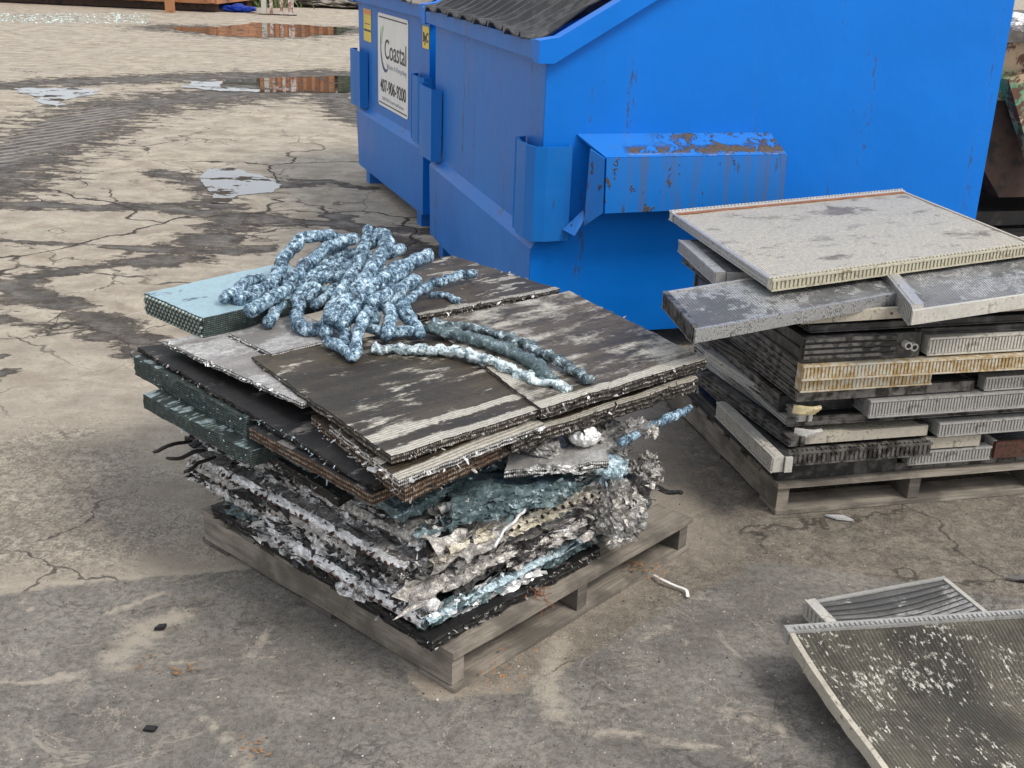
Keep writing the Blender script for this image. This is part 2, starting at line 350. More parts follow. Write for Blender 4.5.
wet = mx(
    stroke([(-60, 190, .9), (20, 155, .7), (110, 108, .8), (200, 98, 1.0), (330, 84, .9)]),
    stroke([(-40, 88, .4), (60, 82, .6), (180, 78, .7), (360, 74, .8)]),
    stroke([(160, 172, .16), (215, 186, .34), (265, 184, .3), (330, 182, .10), (370, 188, .1)]),
    stroke([(215, 200, .2), (235, 222, .25), (200, 250, .30), (150, 262, .25)]),
    stroke([(-20, 203, .20), (80, 207, .16), (170, 208, .2), (250, 216, .22), (340, 226, .10), (440, 232, .12)]),
    stroke([(-20, 240, .06), (100, 246, .06), (190, 252, .12), (260, 250, .16)]),
    stroke([(150, 262, .18), (90, 268, .12), (30, 278, .12)]),
    stroke([(-20, 278, .16), (30, 296, .18), (90, 318, .14), (150, 350, .18), (200, 365, .14)]),
    stroke([(-20, 318, .10), (40, 325, .05), (90, 322, .08)]),
    stroke([(330, 215, .12), (400, 245, .2), (450, 262, .2)]),
    stroke([(-15, 380, .07), (8, 372, .06)]), stroke([(-15, 360, .05), (5, 356, .03)]),
    stroke([(180, 28, 1.2), (260, 33, 1.6), (350, 30, 1.2)]),
    stroke([(330, 95, .5), (362, 122, .3)]))
far = np.clip((Y-2.2)/1.2, 0, 1)
grey = poly([(-400, 606), (0, 594), (60, 586), (180, 574), (270, 566), (330, 590), (430, 700), (520, 690), (760, 560), (1300, 640), (1500, 1500), (-700, 1500)], .05)
brown = poly([(430, 690), (700, 540), (640, 380), (780, 360), (1400, 460), (1500, 900), (1100, 800), (800, 720)], .35)
dust = mx(
    stroke([(-60, 590, .022), (60, 583, .02), (180, 574, .02), (270, 564, .02)]),
    stroke([(20, 596, .02), (36, 618, .014)]),
    stroke([(110, 660, .055), (150, 628, .10), (185, 612, .05)]), stroke([(110, 612, .02), (165, 592, .012)]),
    stroke([(55, 678, .010), (160, 664, .014), (210, 660, .010), (300, 655, .008)]),
    stroke([(-20, 678, .022), (60, 686, .010), (120, 690, .008), (175, 690, .012), (240, 750, .03), (260, 800, .03)]),
    stroke([(52, 660, .006), (72, 722, .006)]), stroke([(270, 630, .03), (250, 655, .01)]),
    stroke([(560, 640, .05), (545, 690, .05), (560, 716, .06)]), stroke([(600, 730, .03), (760, 756, .02)]),
    stroke([(640, 640, .02), (665, 625, .02), (700, 655, .01)]), stroke([(700, 700, .02), (780, 730, .03)]))
agg = poly([(-400, 596), (0, 588), (240, 566), (205, 520), (150, 440), (90, 420), (-60, 430), (-400, 470)], .35)
tread = stroke([(-40, 165, .4), (40, 138, .45), (105, 112, .4)])
verts = np.stack([X, Y, np.zeros_like(X)], -1).reshape(-1, 3)
h_, w_ = X.shape
idx = np.arange(h_*w_).reshape(h_, w_)
faces = np.stack([idx[:-1, :-1], idx[:-1, 1:], idx[1:, 1:], idx[1:, :-1]], -1).reshape(-1, 4)
me = bpy.data.meshes.new('ground'); me.vertices.add(len(verts)); me.vertices.foreach_set('co', verts.ravel())
me.loops.add(faces.size); me.loops.foreach_set('vertex_index', faces.ravel().astype(np.int32))
me.polygons.add(len(faces)); me.polygons.foreach_set('loop_start', np.arange(0, faces.size, 4, dtype=np.int32))
me.update(calc_edges=True)
for nm, ar in (('wet', np.clip(wet, -2, 1)), ('grey', grey), ('brown', brown), ('dust', np.clip(dust, -2, 1)), ('agg', agg), ('tread', np.clip(tread, -1, 1))):
    at_ = me.attributes.new(nm, 'FLOAT', 'POINT'); at_.data.foreach_set('value', ar.ravel().astype(np.float32))
go = bpy.data.objects.new('ground', me); COL.objects.link(go); go['kind'] = 'structure'
N = NT('yard_concrete'); o = N.obj
n1 = N.noise(o, .9, 5, .6); n2 = N.noise(o, 5, 6, .7, .3); n3 = N.noise(o, 40, 5, .7); n4 = N.noise(o, 170, 3, .65)
str1 = N.noise(N.map(o, (1.2, 5, 1), rot=(0, 0, .1)), 1, 5, .65, .5)
light = N.mix(N.ss(N.math('ADD', N.math('MULTIPLY', n2, .7), N.math('MULTIPLY', n3, .3)), .36, .62), (.28, .235, .18, 1), (.53, .465, .37, 1))
light = N.mix(N.ss(n1, .35, .7, 0, .45), light, (.40, .355, .295, 1))
light = N.mix(N.ss(str1, .5, .66, 0, .4), light, (.22, .19, .155, 1))
light = N.mix(N.ss(n3, .48, .66, 0, .5), light, (.18, .15, .12, 1))
light = N.mix(N.ss(N.noise(o, 130, 4, .8), .56, .66, 0, .55), light, (.12, .10, .08, 1))
# exposed aggregate
vo = N.vor(N.vadd(o, N.noisec(o, 60, 3), .02), 95); vc = N.n('ShaderNodeSeparateColor'); N.l(vo['Color'], vc.inputs[0])
stone = N.mix(vc.outputs[0], (.17, .148, .12, 1), (.50, .44, .35, 1))
stone = N.mix(N.ss(vo['Distance'], .25, .6), stone, (.13, .11, .09, 1))
amr = N.ss(N.noise(o, 28, 5, .75), .40, .56)
am = N.ss(N.math('ADD', N.attr('agg'), N.math('MULTIPLY', N.math('SUBTRACT', n2, .5), 3)), -.4, .7, 0, .7)
light = N.mix(N.math('MULTIPLY', am, amr), light, stone)
light = N.mix(N.math('MULTIPLY', am, N.ss(N.noise(o, 90, 5, .8), .50, .60, 0, .7)), light, (.13, .108, .085, 1))
# brown dirty apron on the right
brn = N.mix(N.ss(N.math('ADD', N.math('MULTIPLY', n2, .6), N.math('MULTIPLY', n3, .4)), .34, .66), (.060, .051, .042, 1), (.200, .172, .138, 1))
brn = N.mix(N.ss(N.noise(o, 18, 8, .82), .46, .58, 0, .5), brn, (.34, .295, .235, 1))
brn = N.mix(N.ss(N.noise(o, 60, 6, .85), .50, .58, 0, .6), brn, (.05, .041, .033, 1))
brn = N.mix(N.ss(n4, .54, .64, 0, .6), brn, (.33, .285, .23, 1))
brn = N.mix(N.ss(N.noise(o, 420, 3, .8), .46, .64, 0, .4), brn, (.28, .24, .19, 1))
light = N.mix(N.ss(N.math('ADD', N.attr('brown'), N.math('MULTIPLY', N.math('SUBTRACT', n2, .5), 2.0)), -.5, .5), light, brn)
# smoother grey surface of the foreground
gr = N.mix(N.ss(N.math('ADD', N.math('MULTIPLY', n2, .6), N.math('MULTIPLY', n1, .4)), .40, .60), (.125, .117, .107, 1), (.255, .238, .212, 1))
gr = N.mix(N.ss(N.noise(o, 12, 8, .78, .5), .52, .66, 0, .6), gr, (.30, .265, .22, 1))
sp = N.noise(o, 420, 3, .8)
gr = N.mix(N.ss(n3, .50, .66, 0, .6), gr, (.05, .046, .041, 1))
gr = N.mix(N.ss(N.noise(o, 55, 6, .85), .47, .56, 0, .55), gr, (.045, .04, .035, 1))
gr = N.mix(N.ss(sp, .45, .60, 0, .55), gr, (.30, .265, .22, 1))
gr = N.mix(N.ss(N.noise(o, 75, 5, .8), .56, .66, 0, .45), gr, (.26, .23, .19, 1))
gr = N.mix(N.ss(n4, .64, .74, 0, .55), gr, (.36, .33, .29, 1))
def wisp(sc, wd, m0, m1, off):
    q = N.noise(N.map(o, (1, 1, 1), (off, off, 0)), sc, 7, .62, .8)
    return N.math('MULTIPLY', N.ss(N.math('ABSOLUTE', N.math('SUBTRACT', q, .5)), wd, wd*.15), N.ss(N.noise(N.map(o, (1, 1, 1), (off*2, 0, 0)), 2.2, 5, .7), m0, m1))
wl = N.math('MAXIMUM', wisp(2.2, .010, .46, .60, 3.0), wisp(5.0, .014, .50, .62, 9.0))
gr = N.mix(N.math('MULTIPLY', wl, .5), gr, (.42, .37, .30, 1))
gr = N.mix(N.math('MULTIPLY', wisp(7, .03, .5, .6, 17.0), .55), gr, (.05, .044, .038, 1))
gm = N.ss(N.math('ADD', N.attr('grey'), N.math('ADD', N.math('MULTIPLY', N.math('SUBTRACT', n2, .5), 1.1), N.math('MULTIPLY', N.math('SUBTRACT', N.noise(o, 22, 6, .8), .5), 1.8))), -.22, .22)
col = N.mix(gm, light, gr)
dm_ = N.ss(N.math('ADD', N.attr('dust'), N.math('MULTIPLY', N.math('SUBTRACT', N.noise(o, 30, 8, .82), .5), 3.4)), .05, 1.0, 0, .78)
col = N.mix(dm_, col, (.41, .36, .29, 1))
# cracks
dv = N.vadd(o, N.noisec(o, 2.2, 5), .55)
ck1 = N.vor(dv, .62, 'DISTANCE_TO_EDGE')['Distance']; ck2 = N.vor(N.vadd(o, N.noisec(o, 5, 5), .22), 1.7, 'DISTANCE_TO_EDGE')['Distance']
sx = N.n('ShaderNodeSeparateXYZ'); N.l(o, sx.inputs[0])
zone = N.math('MULTIPLY', N.ss(sx.outputs[1], 4.2, 5.0), N.ss(sx.outputs[1], 11, 9))
crk = N.math('MULTIPLY', N.ss(ck1, .011, .003), N.ss(n1, .36, .46))
crk2 = N.math('MULTIPLY', N.ss(ck2, .012, .003), N.ss(N.noise(o, .8, 2), .52, .6))
crk = N.math('MULTIPLY', N.math('MAXIMUM', crk, crk2), N.math('ADD', N.math('MULTIPLY', zone, .92), .05))
ck3 = N.vor(N.vadd(o, N.noisec(o, 3.5, 6), .42), 1.25, 'DISTANCE_TO_EDGE')['Distance']
col = N.mix(N.math('MULTIPLY', N.ss(ck3, .009, .002, 0, .75), N.math('MULTIPLY', N.math('SUBTRACT', 1.0, gm), N.ss(N.noise(o, 1.3, 3), .44, .56))), col, (.035, .029, .024, 1))
ck4 = N.vor(N.vadd(o, N.noisec(o, 4, 6), .5), 2.1, 'DISTANCE_TO_EDGE')['Distance']
col = N.mix(N.math('MULTIPLY', N.ss(ck4, .012, .002, 0, .5), N.math('MULTIPLY', gm, N.ss(N.noise(o, 2.3, 3), .5, .6))), col, (.38, .335, .275, 1))
col = N.mix(crk, col, (.045, .037, .03, 1))
# damp stains
wn = N.math('ADD', N.math('MULTIPLY', N.math('ADD', N.math('SUBTRACT', N.noise(N.map(o, (1.4, 3.2, 1)), 2.2, 7, .68, .3), .5), N.math('MULTIPLY', N.math('SUBTRACT', N.noise(o, 11, 6, .75), .5), .55)), 3.4), N.math('SUBTRACT', N.attr('wet'), .22))
wm = N.ss(wn, -.05, .22)
dampc = N.mix(N.ss(n2, .35, .7), (.032, .026, .021, 1), (.080, .067, .056, 1))
tr = N.wave(N.map(o, (1, 1, 1), rot=(0, 0, .5)), 2.6, 'X', 2.5, 'SIN', 2)
dampc = N.mix(N.math('MULTIPLY', N.ss(N.attr('tread'), 0, .5), N.ss(tr, .55, .8, 0, .7)), dampc, (.26, .235, .205, 1))
dampc = N.mix(N.ss(n4, .58, .7, 0, .5), dampc, (.24, .21, .18, 1))
col = N.mix(N.math('MULTIPLY', wm, N.ss(N.noise(o, 8, 6, .75), .30, .55, .62, .95)), col, dampc)
hb = N.math('ADD', N.math('MULTIPLY', n3, .8), N.math('ADD', N.math('MULTIPLY', n4, .6), N.math('MULTIPLY', crk, -2.0)))
hb = N.math('ADD', hb, N.math('MULTIPLY', am, N.math('MULTIPLY', vo['Distance'], -1.2)))
hb = N.math('ADD', hb, N.math('MULTIPLY', wm, -.3))
core = N.ss(wn, .25, .9)
m = N.out(col, N.math('SUBTRACT', .9, N.math('MULTIPLY', core, .48)), 0, hb, .8, .008, .35)
me.materials.append(m)
# puddles, 4 mm sheets of still water
Np = NT('puddle_water'); Np.b.inputs['IOR'].default_value = 1.33
Np.b.inputs['Specular IOR Level'].default_value = 1.0; Np.b.inputs['Coat Weight'].default_value = .8; Np.b.inputs['Coat Roughness'].default_value = .0
M['puddle'] = Np.out((.05, .042, .034, 1), .015, 0)
df = Np.n('ShaderNodeBsdfDiffuse'); df.inputs[0].default_value = (.085, .072, .06, 1); ms = Np.n('ShaderNodeMixShader')
Np.l(Np.ss(Np.noise(Np.map(Np.obj, (1, 1.3, 1)), 4.2, 6, .62, .2), .545, .575), ms.inputs[0]); Np.l(Np.b.outputs[0], ms.inputs[1]); Np.l(df.outputs[0], ms.inputs[2])
Np.l(ms.outputs[0], Np.t.nodes['Material Output'].inputs[0])
def puddle(pts, sub=16, amp=.06, seed=0, z=.004):
    P = [at(*p) for p in pts]; out = []
    for i in range(len(P)):
        p, q = P[i], P[(i+1) % len(P)]
        for k in range(sub):
            c = p.lerp(q, k/sub); nz = mn.noise_vector(c*3.1+V((seed, 0, 0)))+mn.noise_vector(c*9+V((seed, 5, 0)))*.6+mn.noise_vector(c*30+V((seed, 5, 3)))*.3
            out.append(V((c.x+nz.x*amp, c.y+nz.y*amp, z)))
    mb = MB(); mb.face([mb.vert(p) for p in out])
    o_ = mb.build('puddle', M['puddle']); o_['kind'] = 'structure'
puddle([(205, 170), (232, 168), (262, 176), (283, 186), (270, 193), (240, 196), (228, 204), (214, 203), (210, 192), (200, 183)], 14, .05, 1)
puddle([(200, 82), (240, 79), (330, 76), (380, 77), (380, 91), (320, 93), (260, 92), (225, 91), (200, 90), (180, 87)], 14, .10, 2)
puddle([(12, 89), (60, 88), (102, 90), (88, 96), (66, 100), (56, 107), (42, 104), (32, 95)], 14, .09, 3)
puddle([(165, 27), (220, 27), (255, 23), (300, 25), (352, 29), (340, 34), (300, 37), (260, 38), (225, 36), (180, 31)], 14, .16, 4)
puddle([(132, 352), (148, 350), (158, 362), (140, 368)], 10, .02, 5)

# ------------------------------------------------------------------ blue bins
T1, T2 = 1.871, 1.933
def text_mesh(txt, size, mat, parent, name, pos, wmax, hsc=1, bold=0):
    cu_ = bpy.data.curves.new('t', 'FONT'); cu_.body = txt; cu_.size = size; cu_.align_x = 'CENTER'; cu_.align_y = 'CENTER'; cu_.extrude = .0006; cu_.offset = bold
    ob = bpy.data.objects.new('t', cu_); COL.objects.link(ob)
    dg = bpy.context.evaluated_depsgraph_get(); me = bpy.data.meshes.new_from_object(ob.evaluated_get(dg))
    bpy.data.objects.remove(ob); bpy.data.curves.remove(cu_)
    xs_ = [v.co.x for v in me.vertices]; wd = max(xs_)-min(xs_); k = wmax/wd
    for v in me.vertices:
        x, y, z = v.co; v.co = (-z+pos[0], -x*k+pos[1], y*hsc+pos[2])
    me.materials.clear(); me.materials.append(mat)
    o_ = bpy.data.objects.new(name, me); COL.objects.link(o_); o_.parent = parent
    return o_
def make_bin(label, K, rz, L, L0, D, lidmat, OV=.03):
    b = thing('waste_bin', label, 'dumpster', (K.x, K.y, 0), rz, 'blue steel front-load bins')
    def ylo(z): return L0+(L-L0)*min(1, max(0, (z-.05)/.75))
    prof = [(-.035, .10), (-.035, .485), (0, .535), (0, 1.31), (.86, 1.80), (D, 1.80), (D, .10)]
    mb = MB()
    for i in (0, 1, 2):                                  # front skin, double sided
        (x0, z0), (x1, z1) = prof[i], prof[i+1]
        n = 12
        for k in range(n):
            f0, f1 = k/n, (k+1)/n
            p = [V((x0, ylo(z0)*f0, z0)), V((x0, ylo(z0)*f1, z0)), V((x1, ylo(z1)*f1, z1)), V((x1, ylo(z1)*f0, z1))]
            mb.quad(p[3], p[2], p[1], p[0])
    mb.quad((.012, 0, 1.31), (.012, 0, .11), (.012, L0, .11), (.012, L, 1.31))
    mb.build('front_panel', M['blue_front'], b)
    for side in (0, 1):
        mb = MB(); t = .008
        yy = (lambda z: 0) if side == 0 else ylo
        P = [V((x, yy(z), z)) for x, z in prof]; Q = [p+V((0, t if side == 0 else -t, 0)) for p in P]
        ip = [mb.vert(p) for p in P]; iq = [mb.vert(p) for p in Q]
        mb.face(ip); mb.face(iq[::-1])
        for i in range(len(P)): j = (i+1) % len(P); mb.face([ip[i], ip[j], iq[j], iq[i]])
        mb.build('side_panel', M['blue_side'], b)
    mb = MB(); mb.box(D-.008, D, .009, L-.2, .08, 1.79); mb.build('rear_panel', M['blue_side'], b)
    mb = MB(); mb.box(0, D-.01, .01, L0-.01, .10, .11); mb.build('floor_plate', M['blue_side'], b)
    # rim: front channel, two sloping side channels
    mb = MB(); mb.box(-.042, .03, -.03, L+OV, 1.245, 1.315); mb.build('front_rim', M['blue_front'], b)
    for side in (0, 1):
        mb = MB(); y0, y1 = (-.042, .035) if side == 0 else (L+OV-.075, L+OV+.006)
        if side == 0:
            sgm = [(-.046, 1.236), (.018, 1.236), (.86, 1.735), (D+.02, 1.735)]; top = [(-.046, 1.322), (.035, 1.335), (.86, 1.815), (D+.02, 1.815)]
        else:
            sgm = [(-.046, 1.236), (.018, 1.236), (.86, 1.735), (D+.02, 1.735)]; top = [(-.046, 1.322), (.035, 1.335), (.86, 1.815), (D+.02, 1.815)]
        for i in range(3):
            a, c, d, e = sgm[i], sgm[i+1], top[i+1], top[i]
            mb.hexa([V((a[0], y0, a[1])), V((c[0], y0, c[1])), V((c[0], y1, c[1])), V((a[0], y1, a[1])), V((e[0], y0, e[1])), V((d[0], y0, d[1])), V((d[0], y1, d[1])), V((e[0], y1, e[1]))])
        mb.build('side_rim', M['blue_side'], b)
    # corner guards
    def guard(y, sgn, wrap):
        mb = MB()
        prof_ = [(-.004, .225), (-.050, .200), (-.066, .12), (-.066, .02), (-.046, -.045), (0, -.056), (.098, -.050), (.104, -.004)] if wrap else [(-.004, .30), (-.060, .285), (-.068, .12), (-.068, .02), (-.05, -.03), (-.004, -.02)]
        t = .010
        for i in range(len(prof_)-1):
            a, c = V((*prof_[i], 0)), V((*prof_[i+1], 0)); d = (c-a).normalized(); nn = V((d.y, -d.x, 0))*t
            if nn.x*1+nn.y*1 < 0: nn = -nn
            A = [V((p.x, y+sgn*p.y, 0)) for p in (a, c, c+nn, a+nn)]
            mb.hexa([p+V((0, 0, .53)) for p in A]+[p+V((0, 0, .915)) for p in A])
        mb.build('corner_guard', M['blue_guard'], b)
    guard(0, 1, True); guard(L+OV-.03, -1, False)
    # feet
    for x, y in ((.06, .12), (.06, L0-.22), (D-.2, .12), (D-.2, L0-.22)):
        mb = MB(); mb.box(x-.07, x+.05, y, y+.10, 0, .098); mb.build('foot', M['blue_front'], b)
    # lid: ribbed plastic, sagging
    mb = MB(); nu, nv = 26, 150
    def lp(i, j):
        f = i/nu; v_ = .10+.22*f+(L-.11-.22*f)*j/nv
        x = -.075+f*1.5; z = 1.335+max(0, min(x, .86))*.57
        sag = -.09*math.sin(min(1, f*1.5)*math.pi*.5)*math.exp(-((v_-.1)/.45)**2)
        amp = .034*min(1, .45+f*3)
        ph = v_*2*math.pi/.125; r = max(-.55, min(.8, math.sin(ph)))*amp
        return V((x-.012*math.sin(ph*.5)*(1 if i == 0 else .2), v_, z+r+sag+.014*mn.noise(V((x*2, v_*2.5, 0)))))
    ii = [[mb.vert(lp(i, j)) for j in range(nv+1)] for i in range(nu+1)]
    jj = [[mb.vert(lp(i, j)-V((0, 0, .007))) for j in range(nv+1)] for i in range(nu+1)]
    for i in range(nu):
        for j in range(nv):
            mb.face([ii[i][j], ii[i+1][j], ii[i+1][j+1], ii[i][j+1]]); mb.face([jj[i][j+1], jj[i+1][j+1], jj[i+1][j], jj[i][j]])
    for j in range(nv): mb.face([ii[0][j], ii[0][j+1], jj[0][j+1], jj[0][j]])
    for i in range(nu): mb.face([ii[i][0], jj[i][0], jj[i+1][0], ii[i+1][0]])
    mb.build('lid', lidmat, b)
    # side pocket for the lifting fork
    pk = None
    mb = MB()
    def plate(q, t):
        q = [V(p) for p in q]; n = (q[1]-q[0]).cross(q[3]-q[0]).normalized()*t
        mb.hexa([p+n for p in q]+q)
    plate([(.14, -.001, .958), (.185, -.10, .912), (.215, -.15, .888), (1.012, -.15, .888)][0:1]+[(.215, -.15, .888), (1.012, -.15, .888), (1.005, -.001, .955)], -.008)
    plate([(.215, -.15, .886), (.222, -.15, .664), (1.02, -.15, .672), (1.012, -.15, .886)], .008)
    plate([(.168, -.100, .915), (.163, -.092, .600), (.218, -.149, .664), (.212, -.149, .884)], .008)
    plate([(.085, -.05, .575), (.12, -.10, .560), (.165, -.09, .625), (.162, -.075, .66)], .007)
    plate([(1.012, -.15, .886), (1.02, -.15, .672), (1.02, -.002, .672), (1.006, -.002, .953)], .007)
    mb.build('fork_pocket', M['blue_pocket'], b)
    return b
K1 = V((.09, 4.707, 0)); K2 = V((-.512, 6.875, 0))+V((math.cos(T2), math.sin(T2), 0))*.10
bin1 = make_bin('nearer blue dumpster with a mud-streaked fork pocket and buckled black ribbed lid', K1, T1-math.pi/2, 1.95, 1.88, 2.127, M['lid_black'], .135)
bin2 = make_bin('farther blue dumpster carrying a white company sticker and yellow labels', K2, T2-math.pi/2, 1.83, 1.70, 2.0, M['lid_dusty'])
white = m_plain('sticker_white', (.78, .77, .75, 1), .06, .35, 0, 8); blk = m_plain('print_black', (.03, .03, .035, 1), .2, .5)
yel = m_plain('sticker_yellow', (.75, .55, .07, 1), .12, .45, 0, 20); navy = m_plain('print_navy', (.03, .06, .17, 1), .1, .5); grn = m_plain('print_green', (.30, .62, .25, 1), .1, .5)
pgr = m_plain('print_grey', (.42, .43, .46, 1), .1, .5); org = m_plain('print_orange', (.75, .26, .05, 1), .1, .5)
def rrect(mb, x, y0, y1, z0, z1, r, t=.0015):
    pts = []
    for cy, cz, a0 in ((y1-r, z1-r, 0), (y0+r, z1-r, 90), (y0+r, z0+r, 180), (y1-r, z0+r, 270)):
        for k in range(5):
            a = math.radians(a0+k*22.5); pts.append((cy+r*math.cos(a), cz+r*math.sin(a)))
    a = [mb.vert((x, p[0], p[1])) for p in pts]; c = [mb.vert((x-t, p[0], p[1])) for p in pts]
    mb.face(a[::-1]); mb.face(c)
    for i in range(len(pts)): j = (i+1) % len(pts); mb.face([a[i], a[j], c[j], c[i]])
mb = MB(); rrect(mb, -.002, .465, 1.235, .60, 1.20, .03); st = mb.build('company_sticker', white, bin2)
mb = MB()
mb.box(-.0045, -.004, .49, 1.21, 1.172, 1.180); mb.build('border_line', blk, st)
mb = MB(); mb.box(-.0045, -.004, .49, 1.21, .618, .626); mb.build('border_line', blk, st)
text_mesh('Coastal', .17, blk, st, 'lettering', (-.0048, .775, .975), .54, 1.05)
text_mesh('Waste & Recycling', .05, pgr, st, 'lettering', (-.0048, .75, .875), .50, .9)
text_mesh('407-906-9200', .115, blk, st, 'lettering', (-.0048, .84, .735), .66, 1.0, .0015)
text_mesh('Roll-Off & Front Load Service', .04, pgr, st, 'lettering', (-.0048, .84, .655), .55, .8)
mb = MB()
for k in range(26):                                       # the swoosh round the C
    a0, a1 = math.radians(50+k*6.6), math.radians(50+(k+1)*6.6)
    def pt(a, r): return V((-.0046, 1.035-r*math.cos(a+math.pi/2+.0)*0-(-.145+ (.145-.145))*0+r*math.sin(a)*.72-.0, 1.005+r*math.cos(a)*.95))
    f = math.sin(math.pi*k/26)*.032+.003; f2 = math.sin(math.pi*(k+1)/26)*.032+.003
    mb.quad(pt(a0, .185), pt(a0, .185-f), pt(a1, .185-f2), pt(a1, .185))
mb.build('swoosh', navy, st)
mb = MB()
for k in range(9):
    a0, a1 = math.radians(28+k*7), math.radians(28+(k+1)*7); mb.quad(pt(a0, .150), pt(a0, .118), pt(a1, .118), pt(a1, .150))
mb.build('green_arc', grn, st)
mb = MB(); rrect(mb, -.002, .008, .145, 1.07, 1.195, .008); y1_ = mb.build('yellow_label', yel, bin2)
text_mesh('ByC', .075, blk, y1_, 'lettering', (-.0048, .076, 1.13), .11, 1, .002)
mb = MB(); rrect(mb, -.002, 1.43, 1.65, .985, 1.20, .008); y2_ = mb.build('yellow_label', yel, bin2)
mb = MB(); mb.box(-.0045, -.004, 1.44, 1.64, 1.165, 1.195); mb.build('orange_band', org, y2_)
mb = MB(); mb.box(-.0045, -.004, 1.44, 1.64, 1.052, 1.066); mb.build('border_line', blk, y2_)
mb = MB(); mb.box(-.0045, -.004, 1.46, 1.62, 1.100, 1.105); mb.build('border_line', blk, y2_)

# ------------------------------------------------------------------ pallets
def frame(ox, oy, yaw):
    a = V((math.cos(yaw), math.sin(yaw), 0)); b = V((-a.y, a.x, 0)); return V((ox, oy, 0)), a, b
P1 = frame(-.109, 2.318, .848); P2 = frame(.854, 3.310, .253)
def pallet(label, fr, wd, ln, seed):
    o_, a, b = fr; rnd = random.Random(seed)
    t = thing('wooden_pallet', label, 'pallet', o_, math.atan2(a.y, a.x), 'grey wooden pallets')
    Z = V((0, 0, 1))
    def board(name, x0, x1, y0, y1, z0, z1, mat='wood_grey'):
        mb = MB(); d = lambda: rnd.uniform(-.0025, .0025)
        n = 6; along_x = (x1-x0) > (y1-y0)
        ring = []
        for i in range(n+1):
            f = i/n; dz = d(); e = d()
            if along_x: c = [(x0+(x1-x0)*f, y0+e, z0+dz*.4), (x0+(x1-x0)*f, y1+e, z0+dz*.4), (x0+(x1-x0)*f, y1+e+d(), z1+dz), (x0+(x1-x0)*f, y0+e+d(), z1+dz)]
            else: c = [(x1+e, y0+(y1-y0)*f, z0+dz*.4), (x0+e, y0+(y1-y0)*f, z0+dz*.4), (x0+e, y0+(y1-y0)*f, z1+dz), (x1+e, y0+(y1-y0)*f, z1+dz)]
            ring.append([mb.vert(p) for p in c])
        o2 = rnd.uniform(0, 9)
        dims = [0, abs(x1-x0) if not along_x else abs(y1-y0), z1-z0]
        W_ = [0, dims[1], dims[1]+dims[2], 2*dims[1]+dims[2], 2*dims[1]+2*dims[2]]
        Ln = (x1-x0) if along_x else (y1-y0)
        for i in range(n):
            for k in range(4):
                k2 = (k+1) % 4
                mb.face([ring[i][k], ring[i][k2], ring[i+1][k2], ring[i+1][k]][::-1], [(o2+Ln*(i+1)/n, o2+W_[k]), (o2+Ln*(i+1)/n, o2+W_[k+1]), (o2+Ln*i/n, o2+W_[k+1]), (o2+Ln*i/n, o2+W_[k])])
        mb.face(ring[0]); mb.face(ring[-1][::-1])
        mb.build(name, M[mat], t)
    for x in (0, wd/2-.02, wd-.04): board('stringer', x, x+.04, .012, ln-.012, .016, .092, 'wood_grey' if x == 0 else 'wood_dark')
    y = 0
    for i, bw_ in enumerate((.13, .085, .085, .085, .085, .085, .13)):
        yc = i*(ln-.13)/6
        board('deck_board', -.004, wd+.004, yc, yc+bw_, .0935, .110)
    for i in range(3):
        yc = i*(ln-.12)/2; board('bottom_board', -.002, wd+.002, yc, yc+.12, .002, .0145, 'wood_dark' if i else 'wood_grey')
    return t
pallet('grey wooden pallet under the burnt coil stack in the middle', P1, .988, 1.037, 1)
pallet('grey wooden pallet under the radiator stack beside the dumpster', P2, .98, 1.0, 2)

# ------------------------------------------------------------------ coils
def slab_grid(F, R, B, L, th, nu, nv, wav, rag, seed, curl=0):
    F, R, B, L = [V(p) for p in (F, R, B, L)]
    def top(u, v):
        p = F*(1-u)*(1-v)+R*u*(1-v)+B*u*v+L*(1-u)*v
        nz = mn.noise(V((p.x*6+seed, p.y*6, seed)))*.6+mn.noise(V((p.x*17, p.y*17+seed, 0)))*.3+mn.noise(V((p.x*48, p.y*48+seed, 3)))*.14
        p = p+V((0, 0, wav*nz))
        if curl: p.z += curl*((u-.5)**2*4)*.5
        return p
    def edge(p, u, v, lvl=0):
        out = V((0, 0, 0))
        k = mn.noise(V((p.x*30+seed, p.y*30, p.z*90+lvl)))+.5*mn.noise(V((p.x*90, p.y*90+seed, p.z*200)))
        if u == 0: out += (F-R).normalized()
        if u == 1: out += (R-F).normalized()
        if v == 0: out += (F-L).normalized()
        if v == 1: out += (L-F).normalized()
        return p+out*rag*k
    return top, edge
